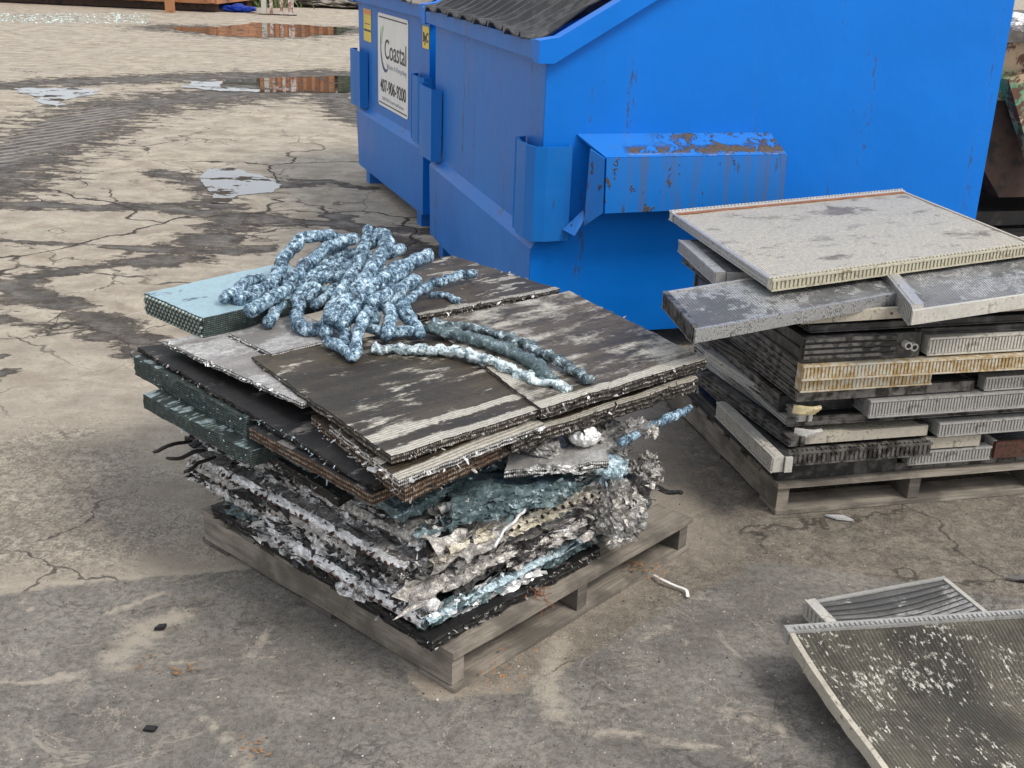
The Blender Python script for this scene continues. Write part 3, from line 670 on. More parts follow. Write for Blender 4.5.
def coil(name, label, cat, corners, th, tops='brown_coil', side='side_brown', wav=.004, rag=.004, seed=None, group=None, nu=44, nv=44, flakes=(), tubes=(), curl=0, partname='fin_block', rot=False, strips=(), sheets=()):
    """corners F,R,B,L of the upper face: (px, py, z) or world Vectors"""
    F, R, B, L = [p if isinstance(p, Vector) else at(*p) for p in corners]
    seed = random.uniform(0, 50) if seed is None else seed
    org_ = (F+R+B+L)/4; org_ = V((org_.x, org_.y, org_.z-th))
    t = thing(name, label, cat, org_, 0, group)
    lu, lv = (R-F).length, (L-F).length
    top, edge = slab_grid(F, R, B, L, th, nu, nv, wav, rag, seed, curl)
    mb = MB(); uo = 0.0; Z = V((0, 0, th))
    G = [[edge(top(i/nu, j/nv), i/nu if i in (0, nu) else -1, j/nv if j in (0, nv) else -1) for j in range(nv+1)] for i in range(nu+1)]
    gi = [[mb.vert(p) for p in r] for r in G]
    for i in range(nu):
        for j in range(nv):
            uv = [(lu*a/nu+uo, lv*c/nv+uo) for a, c in ((i, j), (i+1, j), (i+1, j+1), (i, j+1))]
            mb.face([gi[i][j], gi[i+1][j], gi[i+1][j+1], gi[i][j+1]], [(q[1], q[0]) for q in uv] if rot else uv)
    mb.cur = 1
    ns = max(2, min(7, int(th/.009)))
    def skirt(path, uvl):
        prev = [gi[i][j] for i, j in path]; prevp = None
        for k in range(1, ns+1):
            cur = []
            for (i, j) in path:
                q = G[i][j]-Z*(k/ns); u = i/nu if i in (0, nu) else -1; v = j/nv if j in (0, nv) else -1
                if k < ns+1: q = edge(q, u, v, k*7)
                cur.append(mb.vert(q))
            for m_ in range(len(path)-1):
                a0, a1 = uvl*m_/(len(path)-1), uvl*(m_+1)/(len(path)-1)
                mb.face([prev[m_], cur[m_], cur[m_+1], prev[m_+1]], [(a0+uo, -th*(k-1)/ns+uo), (a0+uo, -th*k/ns+uo), (a1+uo, -th*k/ns+uo), (a1+uo, -th*(k-1)/ns+uo)])
            prev = cur
        return prev
    e1 = skirt([(i, 0) for i in range(nu+1)], lu); e2 = skirt([(nu, j) for j in range(nv+1)], lv)
    e3 = skirt([(i, nv) for i in range(nu, -1, -1)], lu); e4 = skirt([(0, j) for j in range(nv, -1, -1)], lv)
    mb.face((e1+e2+e3+e4)[::-1])
    mb.build(partname, [M[tops], M[side]], t, org_)
    edges = {'F': (F, R, F-L), 'L': (L, F, F-R), 'R': (R, B, R-F), 'B': (B, L, L-F)}
    for e, n, size, mat, *rest in flakes:
        lo, hi = rest if rest else (0, 1); mb = MB(); p, q, nn = edges[e]; nn = nn.normalized()
        for _ in range(int(n*(.8 if size < .0135 else .5))):
            f = random.uniform(lo, hi); c = p.lerp(q, f)+V((0, 0, -random.random()*th*1.05))+nn*random.uniform(-.004, .005)
            c.z += wav*.5
            mb.flake(c, size, nn)
        mb.build('torn_fins', M[mat], t, org_)['kind'] = 'stuff'
    for e, n, z_, mat, lo, hi in sheets:                  # bigger scraps of foil peeling off the edge
        p, q, nn = edges[e]; nn = nn.normalized(); ed = (q-p).normalized(); mb = MB()
        for _ in range(n):
            c = p.lerp(q, random.uniform(lo, hi))+V((0, 0, -random.random()*th))+nn*random.uniform(-.006, .008)
            a_ = (ed+V((random.gauss(0, .10), random.gauss(0, .10), random.gauss(0, .09)))).normalized(); b2_ = (V((0, 0, -1))*random.uniform(.2, 1)+nn*random.uniform(-.1, 1)).normalized()
            k = z_*1.9*math.exp(random.gauss(0, .35)); mb.sheet(c, a_*k, b2_*k*random.uniform(.14, .34), random.uniform(.06, .16), 16, 5)
        mb.build('peeling_foil', M[mat], t, org_)['kind'] = 'stuff'
    for e, zf, hh, mat, pr, lo, hi in strips:             # a folded-out strip of fins along the edge
        p, q, nn = edges[e]; nn = nn.normalized(); mb = MB(); n = 90; rows = []
        for k in range(n+1):
            f = lo+(hi-lo)*k/n; c = p.lerp(q, f)+V((0, 0, -zf*th)); w1 = mn.noise(c*11+V((seed, 0, 0))); row = []
            for m_ in range(7):
                g_ = m_/6; s_ = c+nn*(pr*math.sin(math.pi*g_)+.007*w1+.005*mn.noise(c*60+V((0, m_*1.7, 0)))+.001)+V((0, 0, hh*(.5-g_)+.010*w1+.0035*mn.noise(c*80+V((m_*2.1, 0, 0)))))
                row.append(mb.vert(s_))
            rows.append(row)
        for k in range(n):
            for m_ in range(6): mb.face([rows[k][m_], rows[k][m_+1], rows[k+1][m_+1], rows[k+1][m_]])
        mb.build('fin_strip', M[mat], t, org_)
    for e, n, r, mat, z, ln, *rest in tubes:
        lo, hi = rest if rest else (.02, .98); p, q, nn = edges[e]; nn = nn.normalized()
        for k in range(n):
            mb = MB(); f = lo+(hi-lo)*(k+.5)/n; c = p.lerp(q, f)+V((0, 0, -z*th)); cc = c+V((random.uniform(-1, 1), random.uniform(-1, 1), random.uniform(-1, 1)))*.002
            mb.tube([cc-nn*.01, cc+nn*ln*random.uniform(.5, 1.3)], r, 8)
            mb.build('tube_end', M[mat], t, org_)
    return t
GB = 'burnt air conditioning coils on the middle pallet'
# --- bottom to top
coil('burnt_coil_board', 'black burnt board-like coil at the very bottom of the middle stack', 'coil', [(432, 640, .145), (600, 548, .145), (440, 430, .145), (212, 505, .145)], .030, 'black_coil', 'side_black', .006, .006, 1, GB,
     flakes=[('L', 260, .016, 'flake_dark'), ('F', 160, .012, 'flake_grey'), ('L', 60, .014, 'flake_white', .2, 1)])
coil('wavy_foil_sheet', 'wavy torn foil sheet with a pale blue lip lying just above the bottom board', 'coil', [(425, 618, .185), (652, 500, .185), (440, 410, .185), (222, 500, .185)], .032, 'green_coil', 'teal_foil', .03, .014, 2, GB,
     flakes=[('L', 160, .018, 'flake_white', .15, 1), ('L', 260, .018, 'flake_dark'), ('F', 160, .014, 'flake_blue', 0, .62), ('F', 300, .014, 'flake_grey', .5, 1), ('F', 120, .02, 'flake_white', 0, .15)],
     sheets=[('L', 14, .05, 'silver_foil', .2, 1), ('F', 24, .045, 'teal_foil', .1, .75), ('F', 14, .04, 'flake_white', .02, .6), ('L', 16, .04, 'dark_foil', 0, 1)],
     strips=[('L', .45, .035, 'flake_white', .012, .30, 1), ('F', .25, .022, 'flake_blue', .014, 0, .75)],
     tubes=[('L', 22, .0055, 'tube_rust', .5, .017, .3, 1.)], partname='sheet')
coil('crumpled_tube_coil', 'thick silver crushed coil with rows of rusty tube ends along its left edge', 'coil', [(408, 566, .285), (650, 474, .285), (450, 380, .285), (192, 452, .285)], .095, 'grey_foil', 'silver_foil', .025, .014, 3, GB,
     flakes=[('L', 520, .013, 'flake_grey'), ('L', 420, .013, 'flake_white', .1, 1), ('F', 180, .015, 'flake_white', 0, .35), ('F', 420, .015, 'flake_grey', .1, 1), ('L', 420, .018, 'flake_dark')],
     sheets=[('L', 26, .045, 'dark_foil', 0, 1), ('L', 16, .045, 'silver_foil', 0, 1), ('F', 40, .045, 'silver_foil', 0, 1), ('F', 26, .05, 'dark_foil', 0, 1)],
     strips=[('L', .10, .030, 'flake_white', .014, .18, 1), ('L', .45, .024, 'flake_grey', .010, .0, .9), ('F', .12, .026, 'flake_grey', .012, 0, .6)],
     tubes=[('L', 30, .005, 'tube_rust', .10, .019, .18, 1), ('L', 30, .005, 'tube_dark', .48, .016), ('F', 20, .005, 'tube_dark', .55, .008, .2, .9)])
coil('frayed_coil', 'grey frayed coil with upturned torn fins above the rusty tube ends', 'coil', [(418, 532, .345), (600, 470, .345), (440, 380, .345), (196, 425, .345)], .055, 'grey_foil', 'silver_foil', .035, .014, 4, GB,
     flakes=[('L', 520, .015, 'flake_grey'), ('L', 300, .016, 'flake_dark', 0, .7), ('L', 420, .0134, 'flake_white', .05, .8), ('F', 170, .018, 'flake_white', 0, .5), ('F', 240, .018, 'flake_grey')],
     sheets=[('L', 26, .045, 'dark_foil', 0, 1), ('L', 24, .05, 'silver_foil', .15, .9), ('F', 34, .05, 'silver_foil', 0, 1), ('F', 10, .05, 'teal_foil', 0, 1)],
     strips=[('L', .5, .030, 'flake_grey', .012, .1, 1), ('F', .5, .03, 'silver_foil', .01, 0, .7)],
     tubes=[('L', 24, .006, 'tube_rust', .6, .010, .25, 1), ('F', 14, .006, 'tube_dark', .6, .006, 0, .8)])
coil('ribbed_dark_coil', 'dark ribbed coil wedge poking out below the teal crushed strip', 'coil', [(338, 497, .385), (440, 440, .385), (360, 400, .385), (222, 424, .385)], .028, 'black_coil', 'side_black', .004, .003, 5, GB, rot=True,
     flakes=[('L', 220, .014, 'flake_grey')])
coil('teal_crushed_coil', 'teal crushed strip coil pressed under the rusty edged tray', 'coil', [(402, 512, .405), (520, 452, .405), (400, 390, .405), (208, 412, .405)], .026, 'teal_foil', 'teal_foil', .016, .008, 6, GB,
     flakes=[('L', 220, .016, 'flake_blue'), ('F', 140, .014, 'flake_blue')])
coil('grey_tube_panel', 'grey ribbed panel with small holes at the front right of the middle stack', 'coil', [(505, 470, .455), (609, 462, .455), (603, 444, .455), (510, 452, .455)], .020, 'silver_coil', 'side_silver', .012, .005, 7, GB, rot=True, sheets=[('F', 6, .03, 'silver_foil', 0, 1)],
     flakes=[('F', 50, .008, 'flake_white')], tubes=[('F', 9, .0035, 'tube_dark', .6, .002)])
coil('teal_pillow_coil', 'teal crushed pillow-shaped coil below the small grey panel', 'coil', [(452, 512, .405), (576, 482, .405), (572, 462, .40), (450, 478, .405)], .036, 'teal_foil', 'teal_foil', .026, .008, 8, GB, sheets=[('F', 10, .05, 'teal_foil', 0, 1)],
     flakes=[('F', 60, .012, 'flake_blue')])
coil('green_coil_block', 'lower dark green coil block at the left corner of the middle stack', 'coil', [(251, 452, .458), (420, 400, .455), (300, 345, .47), (143, 394, .487)], .042, 'green_coil', 'side_green', .004, .003, 9, GB,
     flakes=[('L', 30, .007, 'flake_blue', .3, 1)])
coil('green_finned_coil', 'upper dark green coil block with frosted edge below the black tray', 'coil', [(246, 419, .517), (420, 372, .500), (300, 320, .52), (134, 356, .546)], .056, 'green_coil', 'side_green', .003, .003, 10, GB,
     flakes=[('L', 60, .007, 'flake_blue', .0, 1), ('L', 60, .008, 'flake_dark')])
coil('rusty_beam_coil', 'rusty brown edged coil carrying the front half of the black tray', 'coil', [(372, 494, .484), (480, 445, .484), (370, 390, .50), (250, 427, .510)], .030, 'black_coil', 'side_rusty', .003, .004, 41, GB,
     flakes=[('L', 60, .008, 'flake_dark')])
coil('black_tray_coil', 'black soot covered tray coil between the green blocks and the silver panels', 'coil', [(374, 487, .499), (520, 430, .50), (330, 320, .555), (138, 347, .562)], .013, 'black_coil', 'side_black', .005, .005, 11, GB,
     flakes=[('L', 240, .010, 'flake_dark'), ('L', 60, .008, 'flake_blue', .45, .9), ('L', 20, .010, 'flake_grey', .0, .4)])
coil('rusty_edge_coil', 'thick brown coil with orange rusty corner under the front top panel', 'coil', [(405, 488, .525), (560, 418, .53), (440, 360, .545), (311, 416, .545)], .038, 'brown_coil', 'side_rusty', .004, .003, 12, GB, nu=60,
     flakes=[('F', 260, .010, 'flake_dark'), ('F', 90, .010, 'flake_grey'), ('L', 130, .012, 'flake_white')])
coil('brown_under_coil', 'dark brown fibrous coil directly under the right top panel', 'coil', [(512, 440, .545), (700, 378, .555), (570, 310, .55), (440, 350, .55)], .036, 'brown_coil', 'side_brown', .008, .007, 13, GB,
     flakes=[('F', 420, .014, 'flake_dark'), ('F', 160, .014, 'flake_grey')])
coil('white_edged_coil', 'thin coil with a peeling white edge under the front top panel', 'coil', [(399, 480, .552), (545, 424, .557), (440, 360, .56), (330, 424, .56)], .016, 'brown_coil', 'side_silver', .003, .003, 14, GB,
     flakes=[('F', 150, .012, 'flake_white'), ('L', 120, .012, 'flake_grey')])
coil('silver_panel', 'longer pale silver panel coil at the left of the stack top', 'coil', [(302, 403, .575), (400, 372, .575), (290, 318, .585), (163, 341, .592)], .013, 'silver_coil', 'side_silver', .007, .004, 15, GB,
     flakes=[('L', 160, .010, 'flake_white')])
coil('small_silver_panel', 'shorter pale silver panel beside the blue frosted coil', 'coil', [(272, 354, .597), (350, 336, .597), (300, 312, .597), (229, 333, .60)], .011, 'silver_coil', 'side_silver', .004, .003, 16, GB,
     flakes=[('L', 60, .008, 'flake_white')])
coil('back_brown_coil', 'brown streaked coil at the back of the stack top by the dumpster', 'coil', [(420, 316, .600), (560, 289, .602), (452, 256, .60), (330, 278, .60)], .034, 'back_coil', 'side_brown', .006, .006, 17, GB,
     flakes=[('F', 200, .011, 'flake_white'), ('F', 200, .012, 'flake_dark'), ('R', 90, .014, 'flake_grey')])
coil('front_top_coil', 'large brown finned coil at the front of the stack top with white worn bands', 'coil', [(391, 456, .585), (561, 402, .588), (432, 326, .59), (251, 357, .592)], .022, 'brown_coil', 'side_brown', .004, .003, 18, GB, nu=70, nv=60,
     flakes=[('F', 130, .009, 'flake_grey'), ('F', 90, .008, 'flake_white'), ('L', 50, .008, 'flake_grey')])
coil('right_top_coil', 'large brown coil with pale worn patches at the right of the stack top', 'coil', [(541, 408, .597), (706, 359, .60), (569, 291, .60), (424, 322, .598)], .030, 'brown_coil_patchy', 'side_brown', .005, .004, 19, GB, nu=70, nv=60,
     flakes=[('F', 260, .011, 'flake_dark'), ('F', 150, .009, 'flake_white'), ('R', 90, .008, 'flake_grey'), ('B', 60, .014, 'flake_grey')])
# blue frosted coil with a face of tube ends
tc = coil('frosted_blue_coil', 'thick pale blue frosted coil with a face of hexagonal tube ends', 'coil', [(203, 318, .650), (330, 289, .650), (285, 262, .650), (144, 293, .650)], .064, 'pale_blue', 'side_green', .003, .002, 20, GB)
mb = MB(); F_, L_ = at(203, 318, .65), at(144, 293, .65); nn = (F_-at(330, 289, .65)).normalized(); dd = (L_-F_)
for r_ in range(5):
    for k in range(17):
        f = (k+.5+(.5 if r_ % 2 else 0))/17.6
        c = F_+dd*f+V((0, 0, -.007-r_*.0123)); mb = MB(); mb.tube([c-nn*.004, c+nn*.007], .0052, 6); mb.build('tube_end', M['tube_grey'], tc, tc.location)
# loose strips and chunks
def catmull(P, n=8):
    P = [V(p) for p in P]; P = [P[0]*2-P[1]]+P+[P[-1]*2-P[-2]]; out = []
    for i in range(1, len(P)-2):
        for k in range(n):
            t = k/n; p0, p1, p2, p3 = P[i-1], P[i], P[i+1], P[i+2]
            out.append(.5*((2*p1)+(p2-p0)*t+(2*p0-5*p1+4*p2-p3)*t*t+(3*p1-p0-3*p2+p3)*t**3))
    out.append(P[-2]); return out
def strand(name, label, cat, pts, r, mat, group, seed, wob=.5, seg=14, n=14, flat=1, pn=None, fl=60):
    P = catmull([p if isinstance(p, Vector) else at(*p) for p in pts], n)
    for i, p in enumerate(P): P[i] = p+mn.noise_vector(p*24+V((seed, 0, 0)))*.009
    R_ = [r*(1+.18*mn.noise(p*22+V((seed, 3, 0))))*(.72 if i in (0, len(P)-1) else 1) for i, p in enumerate(P)]
    mb = MB(); mb.tube(P, R_, seg, wob, True, seed)
    if flat != 1:
        zc = sum(p.z for p in P)/len(P)
        for v in mb.v:
            q = min(P, key=lambda p: (p.x-v.x)**2+(p.y-v.y)**2); v.z = q.z+(v.z-q.z)*flat
    org_ = V((P[0].x, P[0].y, min(p.z for p in P)-r))
    for _ in range(fl):
        i = random.randrange(len(P)); d = V((random.gauss(0, 1), random.gauss(0, 1), random.gauss(0, 1))).normalized(); mb.flake(P[i]+d*R_[i]*.98, .006, d)
    o_ = mb.build(name, M[mat], None, org_, True); tag(o_, label, cat, group); return o_
TB = 'frosted blue foil-coated tubes piled on the stack'
def zp(X, Y, z): return at(230+X/4.096, 210+Y/4.096, z)
tubes = [
 ([(30, 372, .665), (100, 340, .67), (180, 290, .68), (225, 200, .71), (290, 122, .75), (360, 105, .76), (430, 115, .74), (470, 175, .69)], .0165, 'leftmost frosted tube arching up from the blue coil'),
 ([(70, 415, .665), (160, 372, .67), (250, 292, .68), (330, 205, .71), (400, 152, .73), (520, 110, .745)], .0165, 'frosted tube rising beside the leftmost arch to the top of the pile'),
 ([(150, 465, .62), (190, 412, .63), (270, 320, .65), (400, 235, .68), (520, 192, .69)], .0145, 'thinner dark frosted tube with its end hanging by the small silver panel'),
 ([(385, 515, .615), (420, 405, .65), (500, 265, .71), (552, 150, .76), (566, 78, .79)], .0155, 'frosted tube whose tip is the highest point of the pile'),
 ([(400, 455, .655), (515, 330, .71), (600, 215, .745), (640, 135, .77), (612, 103, .775), (560, 140, .755)], .0185, 'fat frosted tube folded into a hook at the top right of the pile'),
 ([(370, 480, .617), (310, 492, .617), (272, 455, .62), (295, 385, .65), (360, 310, .69)], .0155, 'frosted tube bent into a low loop above the small silver panel'),
 ([(500, 588, .61), (525, 510, .63), (575, 400, .67), (690, 330, .68), (760, 285, .685)], .014, 'dark frosted tube with a bare rusty spot at the front of the pile'),
 ([(450, 480, .64), (560, 335, .70), (650, 262, .715), (740, 215, .715), (822, 185, .71)], .0175, 'frosted tube pointing to the dumpster at the right of the pile'),
 ([(560, 385, .685), (660, 338, .69), (765, 282, .69)], .0165, 'short frosted tube lying across the right of the pile'),
 ([(636, 520, .615), (655, 440, .64), (640, 375, .67), (700, 335, .685)], .0165, 'frosted tube ending in a blunt stub above the foil strips'),
 ([(785, 518, .613), (742, 440, .63), (705, 360, .66)], .012, 'thin frosted tube hanging at the lower right of the pile'),
 ([(690, 400, .65), (800, 318, .645), (900, 282, .635), (1002, 262, .625)], .0125, 'long thin frosted tube reaching farthest right over the back coil'),
 ([(395, 535, .612), (450, 560, .612), (505, 595, .612), (522, 540, .635)], .0125, 'frosted tube folded into the lowest point at the front of the pile'),
 ([(300, 300, .665), (450, 242, .675), (560, 205, .68), (715, 160, .68)], .015, 'dark frosted tube running behind the pile to a stub by the bin'),
 ([(-25, 370, .668), (30, 330, .668), (90, 285, .668), (140, 275, .668)], .014, 'short frosted tube lying flat on the pale blue coil'),
 ([(540, 480, .61), (620, 500, .61), (700, 502, .612), (792, 490, .612)], .011, 'thin dark frosted tube lying flat under the right of the pile'),
 ([(430, 330, .635), (470, 400, .625), (560, 470, .615)], .014, 'dark frosted tube half hidden inside the pile'),
 ([(600, 320, .665), (690, 395, .65), (738, 470, .62)], .014, 'frosted tube dropping forward at the right of the pile'),
 ([(820, 350, .615), (880, 350, .613), (940, 372, .612)], .008, 'smallest frosted scrap at the right of the pile'),
 ([(340, 400, .62), (430, 330, .64), (520, 280, .66), (640, 240, .68)], .014, 'dark frosted tube filling the gap behind the hooked tube'),
 ([(480, 560, .60), (470, 470, .63), (540, 400, .66), (620, 300, .70), (690, 240, .71)], .0145, 'frosted tube leaning beside the bare rusty one'),
 ([(250, 380, .635), (330, 300, .665), (430, 270, .675), (520, 240, .68)], .013, 'dark frosted tube between the low loop and the leftmost arches'),
 ([(590, 470, .62), (600, 400, .65), (660, 300, .69), (720, 250, .70)], .014, 'frosted tube standing behind the blunt stub'),
 ([(160, 320, .66), (280, 262, .67), (420, 200, .685), (540, 170, .69)], .015, 'frosted tube running low behind the left arches'),
]
for i, (pts, r, lb) in enumerate(tubes):
    strand('frosted_tube', lb, 'tube', [zp(*p) for p in pts], r*1.18, 'blue_foil', TB, i*3.1, .20, 22, 14, fl=90)
GS = 'teal foil strips on the top coils'
strand('foil_strip', 'front teal foil strip with a bright white crest lying on the front coil', 'foil strip', [(372, 349, .600), (410, 349, .606), (455, 351, .609), (500, 365, .608), (530, 378, .606), (568, 388, .606)], .015, 'strip_foil', GS, 4, .75, 18, 20, .75, fl=120)
strand('foil_strip', 'middle dark teal foil strip with ribbed side between its two neighbours', 'foil strip', [(430, 329, .613), (470, 338, .617), (515, 352, .617), (552, 378, .615)], .018, 'teal_foil', GS, 8, .6, 18, 20, .8, fl=100)
strand('foil_strip', 'rear teal foil strip ending on the pale patch of the right coil', 'foil strip', [(432, 324, .618), (490, 332, .620), (540, 352, .618), (592, 380, .614)], .014, 'strip_dark', GS, 12, .75, 18, 20, .8, fl=120)
def lump(name, label, c, r, mat, fl, seed, sc=(1, 1, .7), flm='flake_grey', cat='foil scrap'):
    c = at(*c); bm = bmesh.new(); bmesh.ops.create_icosphere(bm, subdivisions=5, radius=1); mb = MB()
    for v in bm.verts:
        d = v.co.normalized(); p = V((d.x*r*sc[0], d.y*r*sc[1], d.z*r*sc[2])); q = p+c
        k = 1+.50*mn.noise(q*11+V((seed, 0, 0)))+.42*abs(mn.noise(q*30+V((seed, 9, 0))))-.30*abs(mn.noise(q*62))+.10*mn.noise(q*120)
        mb.vert(c+p*k)
    for f in bm.faces: mb.face([v.index for v in f.verts])
    bm.free()
    nv0 = len(mb.v); mb.cur = 1
    for v in mb.v: v[:] = c+(v-c)*.86
    for _ in range(int(fl*.12)):
        v = mb.v[random.randrange(nv0)]; nn = (v-c).normalized(); t1_ = nn.cross(V((random.gauss(0, 1), random.gauss(0, 1), random.gauss(0, 1)))).normalized(); t2_ = (nn.cross(t1_)+nn*random.uniform(-.15, .35)).normalized()
        z_ = min(r*1.1, random.choice([.02, .03, .04, .06, .075])*random.uniform(.8, 1.2)); mb.sheet(v, t1_*z_, t2_*z_*random.uniform(.25, .55), random.uniform(.12, .3), 12, 6)
    for _ in range(int(fl*.3)):
        v = mb.v[random.randrange(nv0)]; mb.flake(v, .010, (v-c).normalized())
    org_ = V((c.x, c.y, c.z-r*sc[2])); o_ = mb.build(name, [M['grey_foil' if mat in ('silver_foil', 'dark_foil') else mat], M[{'silver_foil': 'flake_grey', 'dark_foil': 'flake_grey'}.get(mat, mat)]], None, org_); tag(o_, label, cat, 'crumpled foil scraps in the middle stack')
    return o_
lump('foil_lump', 'big rough grey foil lump bulging over the right side of the pallet', (612, 508, .26), .074, 'silver_foil', 420, 1, (1.2, 1.0, 1.25))
lump('foil_lump', 'pale grey foil lump standing up at the right corner of the stack', (646, 474, .31), .050, 'silver_foil', 160, 2, (.8, .8, 1.4))
lump('foil_lump', 'frosted white foil lump right of the teal pillow coil', (610, 468, .40), .040, 'flake_blue', 80, 3, (1.2, 1, .8))
lump('foil_lump', 'smooth white foil lump under the dark fibrous coil', (585, 436, .488), .032, 'flake_white', 0, 4, (1.2, 1, .8))
lump('foil_lump', 'dark crushed scrap left of the smooth white foil lump', (540, 446, .475), .050, 'dark_foil', 60, 5, (1.4, .8, .6))
lump('foil_lump', 'crushed silver scrap in front of the blue foil tray', (640, 428, .49), .040, 'silver_foil', 160, 6, (1.5, 1.3, .5))
lump('foil_lump', 'curled bright foil scrap hanging at the front corner', (430, 604, .20), .020, 'flake_white', 60, 9, (1, .9, 1))
lump('foil_lump', 'charred scrap filling the gap under the back of the right top coil', (600, 440, .43), .070, 'dark_foil', 200, 12, (1.4, 1.2, .7))
coil('crushed_strip_coil', 'narrow crushed coil jutting from the front right face above the wavy sheet', 'coil', [(440, 580, .248), (610, 508, .262), (575, 486, .262), (418, 556, .250)], .030, 'grey_foil', 'silver_foil', .02, .012, 51, GB,
     flakes=[('F', 200, .014, 'flake_grey')], sheets=[('F', 20, .05, 'flake_grey', 0, 1), ('F', 16, .05, 'dark_foil', 0, 1)], strips=[('F', .4, .02, 'flake_grey', .012, .1, .9)])
coil('cream_torn_coil', 'cream coloured torn coil edge in the middle of the front right face', 'coil', [(448, 548, .322), (600, 486, .330), (560, 460, .330), (425, 520, .322)], .026, 'grey_foil', 'silver_foil', .022, .012, 52, GB,
     flakes=[('F', 220, .014, 'flake_grey'), ('F', 60, .014, 'flake_white')], sheets=[('F', 22, .05, 'flake_cream', 0, 1), ('F', 12, .05, 'flake_grey', 0, 1)], strips=[('F', .4, .018, 'flake_cream', .014, 0, .6)],
     tubes=[('F', 14, .0045, 'tube_dark', .4, .018, .3, 1)])
coil('shredded_coil', 'shredded bright foil coil edge right below the teal pillow coil', 'coil', [(440, 520, .372), (600, 470, .375), (560, 448, .37), (425, 500, .372)], .024, 'grey_foil', 'silver_foil', .022, .012, 53, GB,
     flakes=[('F', 240, .014, 'flake_white'), ('F', 140, .014, 'flake_dark')], sheets=[('F', 22, .05, 'flake_white', 0, 1), ('F', 14, .05, 'teal_foil', 0, 1), ('F', 12, .05, 'dark_foil', 0, 1)])
for i_ in range(5):
    strand('charred_rod', ['leftmost', 'second', 'third', 'fourth', 'rightmost'][i_]+' charred rod of the row lying over the crushed coil at the front corner', 'rod', [(432+i_*13, 558-i_*5, .318), (425+i_*13, 540-i_*5, .322), (414+i_*13, 522-i_*5, .326)], .0065, 'tube_dark', 'charred rods at the front corner', 60+i_, .15, 8, 6, fl=0)
strand('foil_ribbon', 'thin curled foil ribbon dangling over the crushed coil at the front right face', 'foil strip', [(492, 548, .34), (500, 536, .36), (505, 528, .37), (518, 520, .385), (524, 508, .395)], .0035, 'flake_white', None, 70, .5, 8, 8, fl=14)
strand('blue_foil_tray', 'dark blue foil tray edge sticking out at the right of the stack', 'foil strip', [(618, 442, .485), (650, 428, .49), (690, 408, .49)], .011, 'blue_dark' if 'blue_dark' in M else 'blue_foil', None, 31, .3, 10, 10, 1)
strand('black_strap', 'black rubber strip lying on the right corner of the middle pallet', 'strip', [(640, 478, .16), (662, 490, .155), (682, 494, .15)], .010, 'side_black', None, 33, .3, 8, 8, .5, fl=0)
for i, (p, q, lb) in enumerate([((153, 452, .34), (192, 440, .345), 'upper black tube stub sticking out at the left of the stack'), ((165, 460, .335), (205, 450, .34), 'middle black tube stub sticking out at the left of the stack'), ((182, 472, .325), (214, 458, .33), 'lowest black tube stub sticking out at the left of the stack')]):
    strand('tube_stub', lb, 'tube', [p, at(*p).lerp(at(*q), .5), at(*q)], .0055, 'tube_dark', 'black tube stubs', i*5, .1, 8, 4, fl=0)
mb = MB()
for k in range(26):
    p = at(526+random.uniform(-6, 8), 585+random.uniform(-3, 3), .13); pts = [p]
    for j in range(6): pts.append(pts[-1]+V((random.gauss(.006, .008), random.gauss(-.004, .008), random.gauss(-.006, .008))))
    mb.tube(catmull(pts, 3), .0009, 4)
o_ = mb.build('rusty_wire', m_plain('rust_wire', (.22, .08, .035, 1), .3, .8), None, at(526, 585, .10)); tag(o_, 'tangle of rusty wire hanging over the front board of the middle pallet', 'wire')

# ------------------------------------------------------------------ radiators
M['rad_dusty'] = m_fin('rad_dusty', (.24, .205, .155, 1), (.48, .425, .325, 1), (.78, .715, .575, 1), .69, (5, 9), 500, 'Y', 190, .30, seed=11, metal=.0, thin=.10, bst=(3, 4), gr=.3)
M['rad_grey'] = m_fin('rad_grey', (.15, .148, .145, 1), (.33, .33, .33, 1), (.66, .66, .65, 1), .56, (22, 22), 600, 'Y', 190, .45, seed=12, metal=.2, thin=.08, bst=(5, 7), gr=.55)
M['rad_dark'] = m_fin('rad_dark', (.02, .02, .02, 1), (.07, .068, .065, 1), (.35, .34, .32, 1), .40, (5, 12), 600, 'X', 150, .3, seed=13)
M['rad_olive'] = m_fin('rad_olive', (.042, .035, .022, 1), (.20, .175, .12, 1), (.88, .85, .72, 1), .48, (85, 40), 600, 'Y', 190, .50, seed=14, metal=.1, thin=.02, bst=(5, 2.5))
M['rad_ribs'] = m_fin('rad_ribs', (.10, .098, .095, 1), (.30, .29, .28, 1), (.62, .61, .59, 1), .52, (4, 12), 600, 'X', 95, .85, seed=15)
M['alu'] = m_plain('alu', (.50, .49, .47, 1), .3, .38, .4, 60, (.24, .23, .21, 1), .44, .002)
M['alu_dark'] = m_plain('alu_dark', (.22, .21, .198, 1), .4, .42, .4, 30, (.035, .032, .03, 1), .52, .002)
M['alu_white'] = m_plain('alu_white', (.56, .54, .49, 1), .3, .5, .1, 60, (.30, .27, .22, 1), .45, .002)
M['alu_gold'] = m_plain('alu_gold', (.55, .40, .20, 1), .3, .45, .3, 45, (.66, .62, .52, 1), .52, .002)
M['alu_beige'] = m_plain('alu_beige', (.50, .455, .37, 1), .25, .6, .1, 80, (.15, .13, .11, 1), .44, .002)
M['rust_brown'] = m_plain('rust_brown', (.11, .045, .028, 1), .5, .6, .1, 60, (.03, .018, .014, 1), .5, .002)
M['plastic_black'] = m_plain('plastic_black', (.022, .022, .023, 1), .5, .4, 0, 30, (.09, .085, .08, 1), .47, .002)
M['cream_tank'] = m_plain('cream_tank', (.56, .52, .40, 1), .25, .5, .1, 60, (.26, .22, .15, 1), .46)
